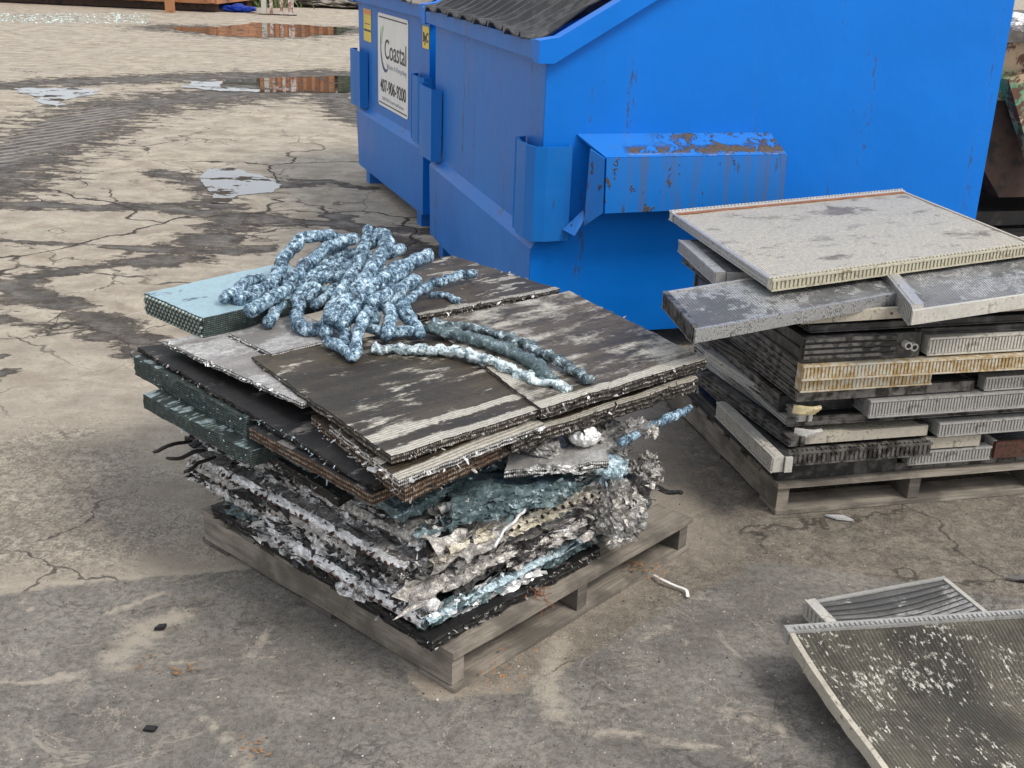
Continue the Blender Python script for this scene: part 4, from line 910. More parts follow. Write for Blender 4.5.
M['speckle'] = m_plain('speckle', (.45, .45, .45, 1), .5, .4, .3, 160, (.10, .10, .10, 1), .50, .003)
M['rust_strip'] = m_plain('rust_strip', (.30, .13, .07, 1), .3, .8, 0, 60)
M['yellow_cream'] = m_plain('yellow_cream', (.62, .52, .30, 1), .3, .5, .1, 40, (.3, .25, .15, 1), .45)
def bar_ribbed(t, x0, x1, y0, y1, z0, z1, mat, face='y-', pitch=.011, teeth=None, rnd=0, name='header_tank'):
    """a header tank with crimped ribs on its outer face and a row of tabs on top"""
    mb = MB(); th = z1-z0
    if face in ('y-', 'y+'):
        n = int((x1-x0)/pitch); s = -1 if face == 'y-' else 1; yo = y0 if s < 0 else y1
        mb.box(x0, x1, y0, y1, z0, z1)
        for k in range(n):
            c = x0+(k+.5)*(x1-x0)/n; h = pitch*.27; j = random.uniform(-.0006, .0006)
            ya, yb = sorted((yo+s*.0005, yo+s*(.0045+j)))
            mb.box(c-h, c+h, ya, yb, z0+th*.14, z1-th*.14)
        mb.box(x0-.001, x1+.001, *sorted((yo+s*.0006, yo+s*.006)), z1-.005, z1+.0015)
        mb.box(x0-.001, x1+.001, *sorted((yo+s*.0006, yo+s*.006)), z0-.001, z0+.004)
        if teeth:
            for k in range(n):
                c = x0+(k+.5)*(x1-x0)/n; ya, yb = sorted((yo-s*.004, yo-s*.004-s*.009))
                mb.box(c-pitch*.25, c+pitch*.25, ya, yb, z1+.0007, z1+.004+random.uniform(0, .0012))
    else:
        n = int((y1-y0)/pitch); s = -1 if face == 'x-' else 1; xo = x0 if s < 0 else x1
        mb.box(x0, x1, y0, y1, z0, z1)
        for k in range(n):
            c = y0+(k+.5)*(y1-y0)/n; h = pitch*.27
            xa, xb = sorted((xo+s*.0005, xo+s*.0045)); mb.box(xa, xb, c-h, c+h, z0+th*.14, z1-th*.14)
        mb.box(*sorted((xo+s*.0006, xo+s*.006)), y0-.001, y1+.001, z1-.005, z1+.0015)
        mb.box(*sorted((xo+s*.0006, xo+s*.006)), y0-.001, y1+.001, z0-.001, z0+.004)
        if teeth:
            for k in range(n):
                c = y0+(k+.5)*(y1-y0)/n; xa, xb = sorted((xo-s*.004, xo-s*.013)); mb.box(xa, xb, c-pitch*.25, c+pitch*.25, z1+.0007, z1+.004)
    return mb.build(name, M[mat], t)
def rail(t, x0, x1, y0, y1, z0, z1, mat, face='x-', name='side_rail'):
    mb = MB(); f = .004; d = .006
    if face[0] == 'x':
        s = -1 if face == 'x-' else 1; xo = x0 if s < 0 else x1; ins = xo-s*d
        a, b_ = sorted((ins, x1 if s < 0 else x0)); mb.box(a, b_, y0, y1, z0, z1)
        for za, zb in ((z0+.0005, z0+f), (z1-f, z1-.0005), ((z0+z1)/2-.002, (z0+z1)/2+.002)):
            p, q = sorted((xo, ins+s*.0001)); mb.box(p, q, y0+.001, y1-.001, za, zb)
    else:
        s = -1 if face == 'y-' else 1; yo = y0 if s < 0 else y1; ins = yo-s*d
        a, b_ = sorted((ins, y1 if s < 0 else y0)); mb.box(x0, x1, a, b_, z0, z1)
        for za, zb in ((z0+.0005, z0+f), (z1-f, z1-.0005)):
            p, q = sorted((yo, ins+s*.0001)); mb.box(x0+.001, x1-.001, p, q, za, zb)
    return mb.build(name, M[mat], t)
def sheet_core(t, x0, x1, y0, y1, z0, z1, mat, wav=.002, seed=0, rot=False, name='fin_core', bow=0):
    mb = MB(); n = 36; uo = seed*1.37
    def P(i, j):
        x = x0+(x1-x0)*i/n; y = y0+(y1-y0)*j/n
        return V((x, y, z1+wav*(mn.noise(V((x*7+seed, y*7, 0)))+.4*mn.noise(V((x*30, y*30+seed, 0))))+bow*math.sin(math.pi*i/n)*math.sin(math.pi*j/n)))
    g = [[mb.vert(P(i, j)) for j in range(n+1)] for i in range(n+1)]
    for i in range(n):
        for j in range(n):
            uv = [(x0+(x1-x0)*a/n+uo, y0+(y1-y0)*c/n+uo) for a, c in ((i, j), (i+1, j), (i+1, j+1), (i, j+1))]
            mb.face([g[i][j], g[i+1][j], g[i+1][j+1], g[i][j+1]], [(q[1], q[0]) for q in uv] if rot else uv)
    bt = [mb.vert((x, y, z0)) for x, y in ((x0, y0), (x1, y0), (x1, y1), (x0, y1))]
    mb.face(bt[::-1])
    mb.face([bt[0], bt[1]]+[g[i][0] for i in range(n, -1, -1)]); mb.face([bt[1], bt[2]]+[g[n][j] for j in range(n, -1, -1)])
    mb.face([bt[2], bt[3]]+[g[i][n] for i in range(0, n+1)]); mb.face([bt[3], bt[0]]+[g[0][j] for j in range(0, n+1)])
    return mb.build(name, M[mat], t)
RG = 'radiators stacked beside the dumpster'
o2, a2, b2 = P2
def rad(label, u0, v0, lu, lv, z, th, core='rad_dark', front=('ribbed', 'alu'), back=('rail', 'alu_dark'), left=('rail', 'alu_dark'), right=('rail', 'alu_dark'), dyaw=0, ry=0, rx=0, bow=0, teeth=False, cat='radiator', pitch=.0115, name='radiator', rot=False, hd=.035):
    u0 += random.uniform(-.012, .012); dyaw += random.uniform(-.012, .012)
    p = o2+a2*u0+b2*v0; t = thing(name, label, cat, (p.x, p.y, z), 0, RG)
    t.rotation_euler = (rx, ry, math.atan2(a2.y, a2.x)+dyaw)
    ft = hd if front[0] == 'ribbed' else .014; bt = hd if back[0] == 'ribbed' else .014
    lt = hd if left[0] == 'ribbed' else .014; rt = hd if right[0] == 'ribbed' else .014
    sheet_core(t, lt+.001, lu-rt-.001, ft+.001, lv-bt-.001, .004, th-.004, core, .002, random.uniform(0, 20), rot, bow=bow)
    sides = [('y-', front, 0, lu, 0, ft), ('y+', back, 0, lu, lv-bt, lv), ('x-', left, 0, lt, ft+.001, lv-bt-.001), ('x+', right, lu-rt, lu, ft+.001, lv-bt-.001)]
    for f, (sty, mt), xa, xb, ya, yb in sides:
        if sty == 'ribbed': bar_ribbed(t, xa, xb, ya, yb, 0, th, mt, f, pitch, teeth)
        elif sty == 'plain':
            mb = MB(); mb.box(xa, xb, ya, yb, .001, th-.001); mb.build('end_plate', M[mt], t)
        else: rail(t, xa, xb, ya, yb, 0, th, mt, f)
    return t
# bottom to top. u runs right along the front, v runs back along the left side
rad('black radiator at the very bottom of the radiator stack', -.01, .02, .42, .86, .113, .050, 'rad_dark', ('plain', 'plastic_black'), left=('rail', 'plastic_black'), hd=.03)
rad('grey finned radiator at the bottom right of the radiator stack', .44, .01, .30, .84, .140, .045, 'rad_grey', ('ribbed', 'alu'), left=('rail', 'alu_dark'))
rad('dark flat radiator lying under the bottom row of the radiator stack', .43, .03, .53, .84, .112, .026, 'rad_dark', ('plain', 'alu_dark'))
rad('rust brown radiator in a pale frame at the lower right of the radiator stack', .76, .0, .24, .80, .142, .058, 'rad_dark', ('plain', 'rust_brown'), left=('rail', 'alu_white'))
rad('low radiator with a dark toothed header near the bottom front', .0, -.03, .50, .86, .190, .042, 'rad_dark', ('ribbed', 'alu_dark'), left=('rail', 'alu_dark'), teeth=True, pitch=.016)
rad('plain beige plated radiator right of the dark toothed header', .51, .005, .20, .80, .192, .040, 'rad_dark', ('plain', 'alu_beige'))
rad('white ribbed radiator facing left at the lower left side of the stack', -.09, -.02, .40, .52, .180, .055, 'rad_grey', ('rail', 'alu_white'), left=('ribbed', 'alu_white'), dyaw=.02, teeth=True) if False else None
rad('beige plate radiator with two screws above the toothed header', .045, .005, .46, .84, .240, .036, 'rad_dusty', ('plain', 'alu_beige'), left=('rail', 'alu'))
rad('grey ribbed radiator right of the screwed beige plate', .53, -.01, .44, .84, .243, .046, 'rad_grey', ('ribbed', 'alu'), left=('rail', 'alu'))
rad('wide radiator with a rail facing the dumpster side under the grey ribbed pair', .02, .02, .94, .88, .298, .026, 'rad_dark', ('rail', 'alu_dark'), left=('rail', 'alu'), dyaw=-.02)
rad('silver ribbed radiator in the middle right of the stack front', .27, -.02, .70, .86, .330, .056, 'rad_grey', ('ribbed', 'alu'), left=('rail', 'alu'), pitch=.0105)
rad('dark radiator recessed behind the silver ribbed one', .0, .07, .26, .80, .326, .056, 'rad_dark', ('rail', 'plastic_black'), left=('rail', 'alu_dark'))
rad('flat grey plate radiator above the silver ribbed one', .015, -.01, .62, .86, .392, .034, 'rad_dark', ('plain', 'alu_dark'), left=('rail', 'alu_dark'), dyaw=.015)
rad('small silver ribbed radiator at the right behind the flat plate', .66, -.005, .32, .80, .392, .044, 'rad_grey', ('ribbed', 'alu'))
rad('short golden ribbed radiator below the long golden one', .02, -.02, .45, .80, .430, .040, 'rad_dark', ('ribbed', 'alu_gold'), left=('rail', 'alu_dark'), pitch=.013)
rad('long golden ribbed radiator across the stack front', .005, -.035, .98, .88, .474, .046, 'rad_dark', ('ribbed', 'alu_gold'), left=('rail', 'alu_dark'), pitch=.012, rx=-.004)
rb = rad('black ridged oil cooler block with a double port above the golden bar', .01, -.02, .40, .84, .523, .082, 'rad_dark', ('plain', 'plastic_black'), left=('rail', 'plastic_black'), dyaw=.01)
mb = MB()
for k in range(4): mb.box(.004, .31, -.010, -.0005, .014+k*.018, .023+k*.018)
mb.build('ridge', M['alu_dark'], rb)
mb = MB()
for k in range(2): mb.tube([(.345+k*.022, -.001, .045-k*.006), (.345+k*.022, -.022, .045-k*.006)], .0125, 14); 
mb.build('port', M['alu_white'], rb)
mb = MB()
for k in range(2): mb.tube([(.345+k*.022, -.0222, .045-k*.006), (.345+k*.022, -.0232, .045-k*.006)], .0075, 12)
mb.build('port_hole', M['inside_dark'], rb)
rad('greyish olive ribbed radiator right of the black block', .42, -.02, .56, .84, .528, .056, 'rad_grey', ('ribbed', 'alu_white'), left=('rail', 'alu_white'), pitch=.0115)
rad('thin black sheet radiator warped above the olive ribbed one', .40, .0, .58, .84, .590, .018, 'rad_dark', ('rail', 'plastic_black'), dyaw=-.02)
rad('black sheet radiator sagging under the pale framed radiator', .03, -.005, .95, .88, .612, .024, 'rad_dark', ('rail', 'plastic_black'), left=('rail', 'alu_dark'), dyaw=.01)
rp = rad('pale framed long radiator just below the two narrow top ones', -.01, -.015, 1.02, .90, .644, .036, 'rad_dark', ('plain', 'alu_beige'), left=('rail', 'alu_beige'), ry=-.012)
mb = MB()
for x in (.08, .30, .52, .75): mb.tube([(x, -.0005, .018), (x, -.002, .018)], .004, 10)
mb.build('screw', M['rust_brown'], rp)
# left side row of rails and the white ribbed header facing left
def siderad(label, pF, pL, z, th, wd, mat='alu_dark', sty='rail', core='rad_dark', teeth=False):
    """pF, pL: front and rear end of the visible left edge"""
    F_, L_ = at(*pF, z+th), at(*pL, z+th); d = L_-F_; ln = d.length; yaw = math.atan2(d.y, d.x)-math.pi/2
    t = thing('radiator', label, 'radiator', (F_.x, F_.y, z), yaw, RG)
    sheet_core(t, .036, wd-.002, .001, ln-.001, .003, th-.003, core, .001, z*40)
    if sty == 'rail': rail(t, 0, .034, 0, ln, 0, th, mat, 'x-')
    else: bar_ribbed(t, 0, .034, 0, ln, 0, th, mat, 'x-', .0115, teeth)
    mb = MB(); mb.box(.036, wd, -.009, -.0005, .001, th-.001); mb.build('end_plate', M[mat], t)
    return t
siderad('white ribbed radiator header facing left low on the radiator stack', (774, 457), (718, 402), .187, .052, .06, 'alu_white', 'ribbed', teeth=True)
siderad('dark grey railed radiator edge along the left side below the cream corner', (790, 437), (700, 372), .248, .034, .05, 'alu_dark')
siderad('blue-grey railed radiator edge in the middle of the left side', (798, 412), (704, 350), .318, .034, .05, 'alu')
siderad('black railed radiator edge above the blue-grey one on the left side', (798, 385), (703, 330), .385, .034, .05, 'plastic_black')
siderad('long pale railed radiator edge at mid height on the left side', (796, 352), (716, 308), .470, .030, .06, 'alu_beige')
siderad('dark radiator end box poking out under the big top radiator at the left', (716, 272), (680, 240), .672, .040, .16, 'alu', 'ribbed', 'rad_ribs')
siderad('dark railed radiator edge below the radiator end box at the left', (745, 300), (682, 253), .630, .034, .20, 'alu_dark')
def elbow(label, px, z, mat):
    c = at(*px, z); mb = MB()
    for k in range(5):
        mb.tube(catmull([c+V((-.035, .01, .004*k)), c+V((-.01+k*.006, -.004, .004*k)), c+V((.03+.004*k, .0, .004*k+.004))], 4), .0075, 8)
    tag(mb.build('ribbed_end_cap', M[mat], None, c), label, 'end cap', 'curved end caps on the front left corner')
elbow('upper yellowed curved end cap below the golden bars', (805, 413), .355, 'yellow_cream')
elbow('lower white curved end cap below the yellowed one', (806, 436), .275, 'alu_white')
# top of the stack: the big dusty radiator and the narrow ones in front of it
def rad_world(label, FL, FR, BR, BL, th, core, styles, group=None, name='radiator', pitch=.0115, teeth=True, rot=False, bow=0, hd=.03, hov=0.0):
    FL, FR, BR, BL = [at(*p) for p in (FL, FR, BR, BL)]
    ax = ((FR-FL)+(BR-BL))/2; ay = ((BL-FL)+(BR-FR))/2; lu, lv = ax.length, ay.length
    X_ = ax.normalized(); Z_ = X_.cross(ay).normalized(); Y_ = Z_.cross(X_)
    c = (FL+FR+BR+BL)/4-X_*lu/2-Y_*lv/2-Z_*th
    t = thing(name, label, 'radiator', c, 0, group); t.rotation_euler = Matrix((X_, Y_, Z_)).transposed().to_euler()
    front, back, left, right = styles
    T = [hd if s[0] == 'ribbed' else .014 for s in styles]
    sheet_core(t, T[2]+.001, lu-T[3]-.001, T[0]+.001, lv-T[1]-.001, .004, th-.004, core, .002, random.uniform(0, 9), rot, bow=bow)
    for f, (sty, mt), xa, xb, ya, yb in [('y-', front, 0, lu, 0, T[0]), ('y+', back, 0, lu, lv-T[1], lv), ('x-', left, 0, T[2], T[0]+.001, lv-T[1]-.001), ('x+', right, lu-T[3], lu, T[0]+.001, lv-T[1]-.001)]:
        if sty == 'ribbed': bar_ribbed(t, xa, xb, ya, yb, -hov*.3, th+hov, mt, f, pitch, teeth)
        elif sty == 'plain':
            mb = MB(); mb.box(xa, xb, ya, yb, .001, th-.001); mb.build('end_plate', M[mt], t)
        else: rail(t, xa, xb, ya, yb, 0, th, mt, f)
    sh = ay.dot(X_)/ay.length
    for ch in t.children:                                  # these radiators were knocked out of square
        for v in ch.data.vertices: v.co.x += sh*(v.co.y-lv/2)
    t['_s'] = sh; return t, lu, lv
t_, lu, lv = rad_world('large dusty cream radiator crowning the radiator stack', (768, 279, .762), (1033, 243.5, .762), (906, 191, .762), (673, 213, .762), .030, 'rad_dusty',
    (('ribbed', 'cream_tank'), ('ribbed', 'alu_white'), ('rail', 'alu'), ('rail', 'alu_beige')), RG, hov=.003, pitch=.0165)
mb = MB(); mb.box(.016, lu-.016, lv-.046, lv-.0312, .0275, .0315); rbd = mb.build('rust_band', M['rust_strip'], t_)
for v in rbd.data.vertices: v.co.x += t_['_s']*(v.co.y-lv/2)
t_, lu, lv = rad_world('narrow grey aluminium radiator across the stack top with its left end in the air', (692, 327, .716), (902, 290, .716), (864, 261, .716), (666, 294, .716), .040, 'rad_grey',
    (('plain', 'speckle'), ('rail', 'alu'), ('ribbed', 'alu_dark'), ('rail', 'alu')), RG, teeth=False, hd=.014, hov=.006)
t_, lu, lv = rad_world('second narrow grey radiator with bent pale rail at the right of the stack top', (905, 300, .720), (1080, 283, .720), (1050, 236, .720), (874, 262, .720), .045, 'rad_grey',
    (('plain', 'alu_white'), ('rail', 'alu_white'), ('ribbed', 'alu'), ('rail', 'alu')), RG, teeth=True, hd=.045, hov=.012, pitch=.015)

# radiators on the ground at the lower right
LG = 'loose radiators on the ground'
def bent_radiator(label, rows, th, core, group, rot=False, hd=.028, lm='alu', seed=0):
    """rows: picture-surveyed edges from far header to near edge: (left (px,py,z), right (px,py,z))"""
    n = 40; m_ = 48
    Lp = catmull([at(*r[0]) for r in rows], 12); Rp = catmull([at(*r[1]) for r in rows], 12); K_ = len(Lp)
    org_ = at(*rows[0][0][:2], 0); t = thing('radiator', label, 'radiator', (org_.x, org_.y, 0), 0, group)
    mb = MB(); lv = 0; uo = seed
    g = []; vs = [0]
    for j in range(1, K_): vs.append(vs[-1]+(Lp[j]-Lp[j-1]).length)
    wd = (Rp[0]-Lp[0]).length
    for i in range(m_+1):
        f = i/m_; g.append([mb.vert(Lp[j].lerp(Rp[j], f)+V((0, 0, .0035*mn.noise(V((f*5+seed, vs[j]*9, 0)))+.0012*mn.noise(V((f*40+seed, vs[j]*50, 0)))))) for j in range(K_)])
    b_ = [[mb.vert(mb.v[g[i][j]]-V((0, 0, th*.8))) for j in range(K_)] for i in range(m_+1)]
    for i in range(m_):
        for j in range(K_-1):
            uv = [(wd*a/m_+uo, -vs[c]+uo) for a, c in ((i, j), (i, j+1), (i+1, j+1), (i+1, j))]
            mb.face([g[i][j], g[i][j+1], g[i+1][j+1], g[i+1][j]], [(q[1], q[0]) for q in uv] if rot else uv)
            mb.face([b_[i][j], b_[i+1][j], b_[i+1][j+1], b_[i][j+1]])
    for j in range(K_-1):
        mb.face([g[0][j], b_[0][j], b_[0][j+1], g[0][j+1]]); mb.face([g[m_][j], g[m_][j+1], b_[m_][j+1], b_[m_][j]])
    for i in range(m_):
        mb.face([g[i][0], g[i+1][0], b_[i+1][0], b_[i][0]]); mb.face([g[i][-1], b_[i][-1], b_[i+1][-1], g[i+1][-1]])
    mb.build('fin_core', M[core], t, org_)
    for P_, s in ((Lp, -1), (Rp, 1)):                      # side rails follow the bend
        mb = MB(); cs = []
        for j in range(K_):
            o_ = ((Lp[j]-Rp[j]) if s < 0 else (Rp[j]-Lp[j])).normalized()
            nz_ = .006*mn.noise(V((vs[j]*12, seed, s)))
            c = P_[j]+o_*.001; cs.append([mb.vert(q) for q in (c+V((0, 0, .004)), c+o_*(.013+nz_)+V((0, 0, .003+nz_)), c+o_*(.013+nz_)+V((0, 0, -th)), c+V((0, 0, -th)))])
        for j in range(K_-1):
            for k in range(4):
                q = [cs[j][k], cs[j+1][k], cs[j+1][(k+1) % 4], cs[j][(k+1) % 4]]; mb.face(q if s < 0 else q[::-1])
        mb.face(cs[0]); mb.face(cs[-1][::-1]); mb.build('side_rail', M[lm], t, org_)
    for (A_, B_, out) in ((Lp[0], Rp[0], 1), (Lp[-1], Rp[-1], -1)):    # header tanks with crimped tabs
        d = (B_-A_); ln = d.length; X_ = d.normalized(); Y_ = V((0, 0, 1)).cross(X_).normalized()*out; Z_ = V((0, 0, 1)); mb = MB()
        s_ = A_+Y_*.001-X_*.018-Z_*th; mb.obox(s_, X_*(ln+.036), Y_*hd, Z_*(th+.008)) if out > 0 else mb.obox(s_+Y_*hd, X_*(ln+.036), -Y_*hd, Z_*(th+.008))
        nn = int(ln/.013)
        for k in range(nn):
            q = A_+X_*(ln*(k+.5)/nn-.004)+Z_*(.0085)+Y_*.002
            yy = Y_*(hd*.55)
            if out < 0: q = q+yy; yy = -yy
            mb.obox(q, X_*.0075, yy, Z_*(.0035+random.uniform(0, .001)))
        mb.build('header_tank', M['alu_white' if out < 0 else 'alu'], t, org_)
    return t
bent_radiator('large olive stained radiator with white worn specks, bowed, at the lower right corner', [
    ((795, 634, .125), (1110, 612, .125)), ((812, 662, .125), (1130, 645, .150)), ((842, 706, .11), (1165, 700, .150)), ((880, 757, .075), (1220, 742, .09)), ((900, 785, .045), (1250, 768, .05))],
    .030, 'rad_olive', LG, seed=3, lm='alu_beige')
t_, lu, lv = rad_world('small dark ribbed radiator poking out behind the large olive one', (840, 648, .075), (1008, 622, .080), (936, 574, .062), (812, 604, .070), .028, 'rad_ribs',
    (('rail', 'alu'), ('plain', 'alu'), ('ribbed', 'alu_white'), ('rail', 'alu_white')), LG, teeth=False, bow=-.022, hd=.026, hov=.014, pitch=.02)

# ------------------------------------------------------------------ background
M['orange_steel'] = m_plain('orange_steel', (.42, .19, .085, 1), .3, .6, 0, 2.5, (.17, .07, .04, 1), .46)
M['grey_steel'] = m_plain('grey_steel', (.30, .32, .31, 1), .25, .6, 0, 2.5, (.12, .11, .10, 1), .44)
M['green_steel'] = m_plain('green_steel', (.05, .09, .05, 1), .3, .6, 0, 2.5, (.10, .06, .04, 1), .46)
M['rust_post'] = m_plain('rust_post', (.30, .12, .08, 1), .4, .8, 0, 9, (.62, .58, .55, 1), .52)
M['rusty_dark'] = m_plain('rusty_dark', (.075, .042, .030, 1), .5, .75, .1, 9, (.02, .016, .014, 1), .5)
N = NT('peeling_green'); v = N.obj; k = N.noise(v, 9, 6, .7, .4)
M['peeling_green'] = N.out(N.mix(N.ss(k, .46, .52), N.mix(N.noise(v, 30, 4), (.06, .032, .022, 1), (.22, .10, .065, 1)), N.mix(N.ss(N.noise(v, 5, 3), .45, .6), (.14, .36, .20, 1), (.52, .38, .24, 1))), .75, 0, k, .5, .004)
M['black_paint'] = m_plain('black_paint', (.012, .011, .011, 1), .5, .5, .1, 12, (.06, .045, .04, 1), .42)
def container(label, c, yaw, L, W, H, mat, name='roll_off_container', n=9, cat='container'):
    t = thing(name, label, cat, (c[0], c[1], 0), yaw)
    mb = MB(); b_ = .18
    mb.box(0, L, 0, .06, b_, H); mb.box(0, L, W-.06, W, b_, H); mb.box(0, .06, .061, W-.061, b_, H); mb.box(L-.06, L, .061, W-.061, b_, H); mb.box(.061, L-.061, .061, W-.061, b_, b_+.06)
    mb.build('body', M[mat], t)
    for k in range(n):
        x = .05+k*(L-.22)/(n-1); mb = MB(); mb.box(x, x+.12, -.10, -.002, b_+.02, H-.10); mb.build('rib', M[mat], t)
    mb = MB(); mb.box(-.05, L+.05, -.12, .10, H+.001, H+.12); mb.build('top_rail', M[mat], t)
    mb = MB(); mb.box(.1, L-.1, .15, .35, .02, b_-.001); mb.box(.1, L-.1, W-.35, W-.15, .02, b_-.001); mb.build('skid', M['rusty_dark'], t)
    return t
c1 = at(222, 13); container('long orange roll-off container at the top left edge of the yard', (c1.x-9.2, c1.y+1.25), -.14, 9.2, 2.4, 1.3, 'orange_steel', n=12)
container('far orange container seen only mirrored in the long puddle', (-9.75, 44), .0, 2.75, 2.4, 3.9, 'orange_steel')
container('far grey steel container mirrored in the long puddle', (-11.2, 44.3), .0, 1.35, 2.4, 3.7, 'grey_steel', n=3)
container('far dark green container mirrored in the long puddle beside the orange one', (-6.9, 44.2), .0, 5.0, 2.4, 3.9, 'green_steel')
container('far rusty container mirrored at the left end of the long puddle', (-12.6, 44.4), .0, 1.3, 2.4, 3.2, 'rusty_dark', n=3)
# rusty stand with painted legs
p = at(275, 15); t = thing('steel_stand', 'rusty red and white steel stand beyond the far puddle', 'stand', (p.x, p.y, 0))
for x in (-.28, -.10, .12, .30):
    mb = MB(); mb.box(x, x+(.10 if x in (-.28, .30) else .05), -.05, .05, .02, 2.2); mb.build('leg', M['alu_white' if x == -.28 else 'rust_post'], t)
mb = MB(); mb.box(-.34, .46, -.08, .08, 0, .018); mb.build('base_plate', M['rusty_dark'], t)
mb = MB(); mb.box(-.17, .29, -.03, .03, .5, .58); mb.box(-.17, .29, -.03, .03, 1.5, 1.58); mb.build('cross_bar', M['rust_post'], t)
p = at(173, 12)
mb = MB(); mb.box(-.09, .09, -.06, .06, 0, 1.9); mb.box(-.16, .16, -.12, .12, .0, .02) if False else None
tag(mb.build('steel_post', M['orange_steel'], None, (0, 0, 0)), 'short orange steel post standing before the long orange container', 'post').location = (p.x, p.y-.2, 0)
# blue tarp scrap, green-white gravel strip, weeds, rubble
tarp_m = m_plain('blue_tarp', (.01, .06, .45, 1), .2, .5)
def blob(name, label, cat, c, r, mat, sc, seed, sub=4, group=None):
    bm = bmesh.new(); bmesh.ops.create_icosphere(bm, subdivisions=sub, radius=1); mb = MB()
    for v in bm.verts:
        d = v.co.normalized(); k = 1+.45*mn.noise(d*1.7+V((seed, 0, 0)))+.25*mn.noise(d*5+V((0, seed, 0)))
        mb.vert((c.x+d.x*r*sc[0]*k, c.y+d.y*r*sc[1]*k, max(c.z+.001, c.z+r*sc[2]*(.55+d.z*.6)*k)))
    for f in bm.faces: mb.face([v.index for v in f.verts])
    bm.free(); return tag(mb.build(name, mat, None, c), label, cat, group)
blob('tarp_scrap', 'crumpled bright blue scrap on the ground left of the steel stand', 'scrap', at(238, 12), .26, tarp_m, (1.4, .8, .45), 1)
leaf = m_plain('weed_leaf', (.075, .115, .035, 1), .4, .7, 0, 6); dry = m_plain('weed_dry', (.25, .22, .12, 1), .4, .8, 0, 6)
def weeds(c, w_, n, label, s):
    rnd = random.Random(s); mb = MB()
    for _ in range(n):
        x = c.x+rnd.gauss(0, w_); y = c.y+rnd.uniform(-.2, 1.4); h = rnd.uniform(.12, .45); dx = rnd.gauss(0, .1); wd = rnd.uniform(.02, .05)
        mb.cur = 0 if rnd.random() < .7 else 1
        i = [mb.vert(q) for q in ((x, y, 0), (x+wd, y+.01, 0), (x+wd*.7+dx*.6, y, h*.7), (x+dx, y+rnd.uniform(-.1, .1), h))]; mb.face(i)
    tag(mb.build('weed_clump', [leaf, dry], None, c), label, 'weeds', 'weeds at the yard edge')
weeds(at(232, 6), .55, 700, 'wider green weed clump between the orange container and the stand', 1)
weeds(at(258, 7), .35, 500, 'smaller green weed clump right beside the stand', 2)
weeds(at(356, 2), .3, 300, 'weed clump at the far edge above the white sticker bin', 3)
rub_m = m_plain('rubble', (.33, .29, .24, 1), .5, .9, 0, 4, (.08, .07, .06, 1), .5)
for i, (x, y, s_, lb) in enumerate([(300, 6, .55, 'low rubble heap right of the steel stand'), (325, 3, .9, 'larger rubble heap behind the farther dumpster'), (350, 8, .5, 'small rubble heap at the bin edge'), (275, -4, .7, 'rubble heap behind the steel stand')]):
    blob('rubble_heap', lb, 'rubble', at(x, y), s_, rub_m, (1.8, 1.2, .32), i*4+2, 5, 'rubble heaps at the yard edge')
# litter strip of pale broken glass before the orange container
mb = MB(); rnd = random.Random(5)
for _ in range(1500):
    p = at(rnd.uniform(-40, 150), 22+abs(rnd.gauss(0, 3))*1.0 if False else rnd.uniform(14, 24)); s_ = rnd.uniform(.015, .05)
    i = [mb.vert((p.x+rnd.uniform(-s_, s_), p.y+rnd.uniform(-s_, s_), .003+rnd.uniform(0, .03))) for _ in range(3)]; mb.face(i)
tag(mb.build('glass_litter', m_plain('glass_bits', (.55, .66, .64, 1), .3, .3, 0, 3)), kind='stuff')

# rusty machine and beams to the right, behind the nearer bin
q0 = V((2.75, 6.35, 0))
t = thing('scrap_hopper', 'rusty scrap hopper with peeling green paint behind the dumpster at the right edge', 'hopper', q0, .25)
mb = MB(); mb.hexa([V(p) for p in ((-.55, .0, .98), (1.9, .0, .98), (1.9, 1.6, .98), (-.55, 1.6, .98), (-.75, -.10, 1.28), (2.1, -.1, 1.28), (2.1, 1.8, 1.28), (-.75, 1.8, 1.28))]); mb.build('upper_body', M['peeling_green'], t)
mb = MB(); mb.hexa([V(p) for p in ((-.10, .05, .45), (1.7, .05, .45), (1.7, 1.5, .45), (-.10, 1.5, .45), (-.55, .02, .978), (1.9, .02, .978), (1.9, 1.5, .978), (-.55, 1.5, .978))]); mb.build('sloping_body', M['rusty_dark'], t)
mb = MB(); mb.hexa([V(p) for p in ((.00, -.07, .62), (.10, -.07, .60), (.10, -.01, .60), (.00, -.01, .62), (-.30, -.12, 1.10), (-.10, -.12, 1.16), (-.10, -.03, 1.16), (-.30, -.03, 1.10))]); mb.build('brace', M['peeling_green'], t)
mb = MB(); mb.box(-.6, 1.9, .1, 1.4, .28, .36); mb.box(-.6, 1.9, .3, .5, .10, .20); mb.build('chassis_beam', M['black_paint'], t)
mb = MB(); mb.box(-.55, -.35, .2, 1.3, 0, .279); mb.box(1.5, 1.7, .2, 1.3, 0, .279); mb.build('support', M['black_paint'], t)
mb = MB(); mb.hexa([V(p) for p in ((-.30, -.02, .02), (.30, -.02, .02), (.30, .06, .02), (-.30, .06, .02), (-.10, -.02, .27), (.45, -.02, .27), (.45, .06, .27), (-.10, .06, .27))]); mb.build('gusset_plate', M['black_paint'], t)
mb = MB(); mb.box(-.9, 2.2, -.16, 1.9, 1.285, 1.35); mb.build('plank', M['wood_dark'], t)
lump('foil_lump', 'bright aluminium scrap on top of the plank at the right edge', (1026, 22, 1.42), .07, 'flake_white', 60, 21, (1.6, 1, .6))

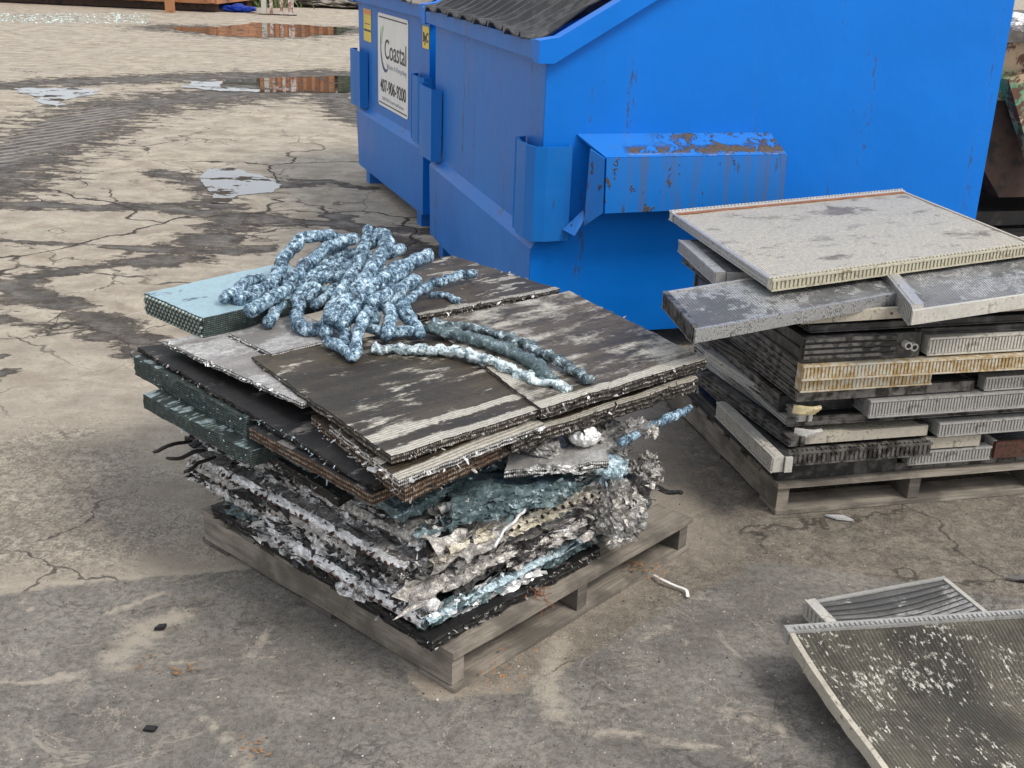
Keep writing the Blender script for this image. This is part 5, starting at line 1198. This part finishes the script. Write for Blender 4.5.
# ------------------------------------------------------------------ small litter
def chip(name, label, cat, c, pts, h, mat):
    c = at(*c); mb = MB(); a = [mb.vert((c.x+x, c.y+y, .004)) for x, y in pts]; b_ = [mb.vert((c.x+x*.96, c.y+y*.96, .004+h)) for x, y in pts]
    mb.face(a[::-1]); mb.face(b_)
    for i in range(len(pts)): j = (i+1) % len(pts); mb.face([a[i], a[j], b_[j], b_[i]])
    return tag(mb.build(name, mat, None, c), label, cat)
chip('rubber_chip', 'black rubber chip inside the worn hollow of the grey ground', 'chip', (160, 630), [(-.012, -.010), (.012, -.004), (.014, .014), (-.004, .010)], .008, M['black_paint'])
chip('rubber_chip', 'black square chip alone on the grey ground at the lower left', 'chip', (150, 731), [(-.014, -.006), (.012, -.008), (.016, .008), (-.010, .010)], .005, M['black_paint'])
chip('metal_scrap', 'flat dark metal scrap on the ground at the right edge', 'scrap', (1017, 581), [(-.035, .0), (.03, -.02), (.05, .015), (-.01, .022)], .006, M['alu_dark'])
chip('foil_scrap', 'bright foil scrap before the radiator pallet', 'scrap', (838, 519), [(-.04, .01), (-.01, -.012), (.045, -.02), (.02, .012)], .006, M['flake_white'])
P_ = catmull([at(654, 575, .010), at(663, 580, .016), at(676, 586, .012), at(686, 590, .012), at(688, 597, .008)], 6); mb = MB()
for i in range(len(P_)-1):
    n_ = (P_[i+1]-P_[i]).cross(V((0, 0, 1))).normalized()*.0045; up_ = V((0, 0, .0012))
    mb.hexa([P_[i]-n_, P_[i]+n_, P_[i+1]+n_, P_[i+1]-n_, P_[i]-n_+up_, P_[i]+n_+up_, P_[i+1]+n_+up_, P_[i+1]-n_+up_])
tag(mb.build('plastic_strip', white, None, P_[0]), 'curled white plastic strip on the ground right of the middle pallet', 'strip')
leafm = m_plain('dead_leaf', (.30, .15, .06, 1), .4, .8, 0, 60)
def leafbit(c, r, label, n, s):
    rnd = random.Random(s); c = at(*c); mb = MB()
    for _ in range(n):
        x, y, z = c.x+rnd.gauss(0, r), c.y+rnd.gauss(0, r), c.z+.004+rnd.random()*.008; a = rnd.random()*6.3; l = rnd.uniform(.003, .010)
        d = V((math.cos(a), math.sin(a), rnd.uniform(-.1, .3)))*l; e = V((-d.y, d.x, 0))*rnd.uniform(.2, .5); q = V((x, y, z))
        mb.face([mb.vert(k) for k in (q-d, q+e, q+d, q-e)])
    tag(mb.build('leaf_litter', leafm, None, c), label, 'dead leaves', 'dead leaf litter')
leafbit((183, 672), .022, 'brown leaf bits beside the worn hollow of the grey ground', 22, 1)
leafbit((145, 668), .018, 'pale leaf bits along the lower rim of the worn hollow', 12, 4)
leafbit((252, 752), .016, 'orange leaf bits at the bottom edge of the yard', 20, 2)
leafbit((640, 569, .02), .03, 'rusty leaf pile on the bottom board of the middle pallet', 46, 3)
leafbit((500, 672, .02), .03, 'yellow leaf bits at the foot of the middle pallet', 26, 6)
# loose grit
mb = MB(); rnd = random.Random(11)
for _ in range(2200):
    if rnd.random() < .6: x, y = rnd.uniform(-50, 1070), rnd.uniform(430, 790)
    else: x, y = rnd.gauss(620, 200), rnd.gauss(640, 90)
    if y < 250: continue
    p = at(x, y); s_ = rnd.choice([.0012, .0015, .0015, .002, .0028])*rnd.uniform(.7, 1.4); k = rnd.random()
    mb.cur = 0 if k < .55 else (1 if k < .96 else 2)
    tp = [mb.vert((p.x+s_*math.cos(a+k)*rnd.uniform(.7, 1.3), p.y+s_*math.sin(a+k)*rnd.uniform(.7, 1.3), 0.0)) for a in (0, 1.57, 3.14, 4.71)]; ap = mb.vert((p.x+s_*.2, p.y, s_*1.1))
    for i in range(4): mb.face([tp[i], tp[(i+1) % 4], ap])
tag(mb.build('loose_grit', [m_plain('grit_light', (.42, .37, .30, 1), .3, .9), m_plain('grit_dark', (.06, .055, .05, 1), .3, .9), m_plain('grit_white', (.7, .69, .66, 1), .1, .8)]), kind='stuff')
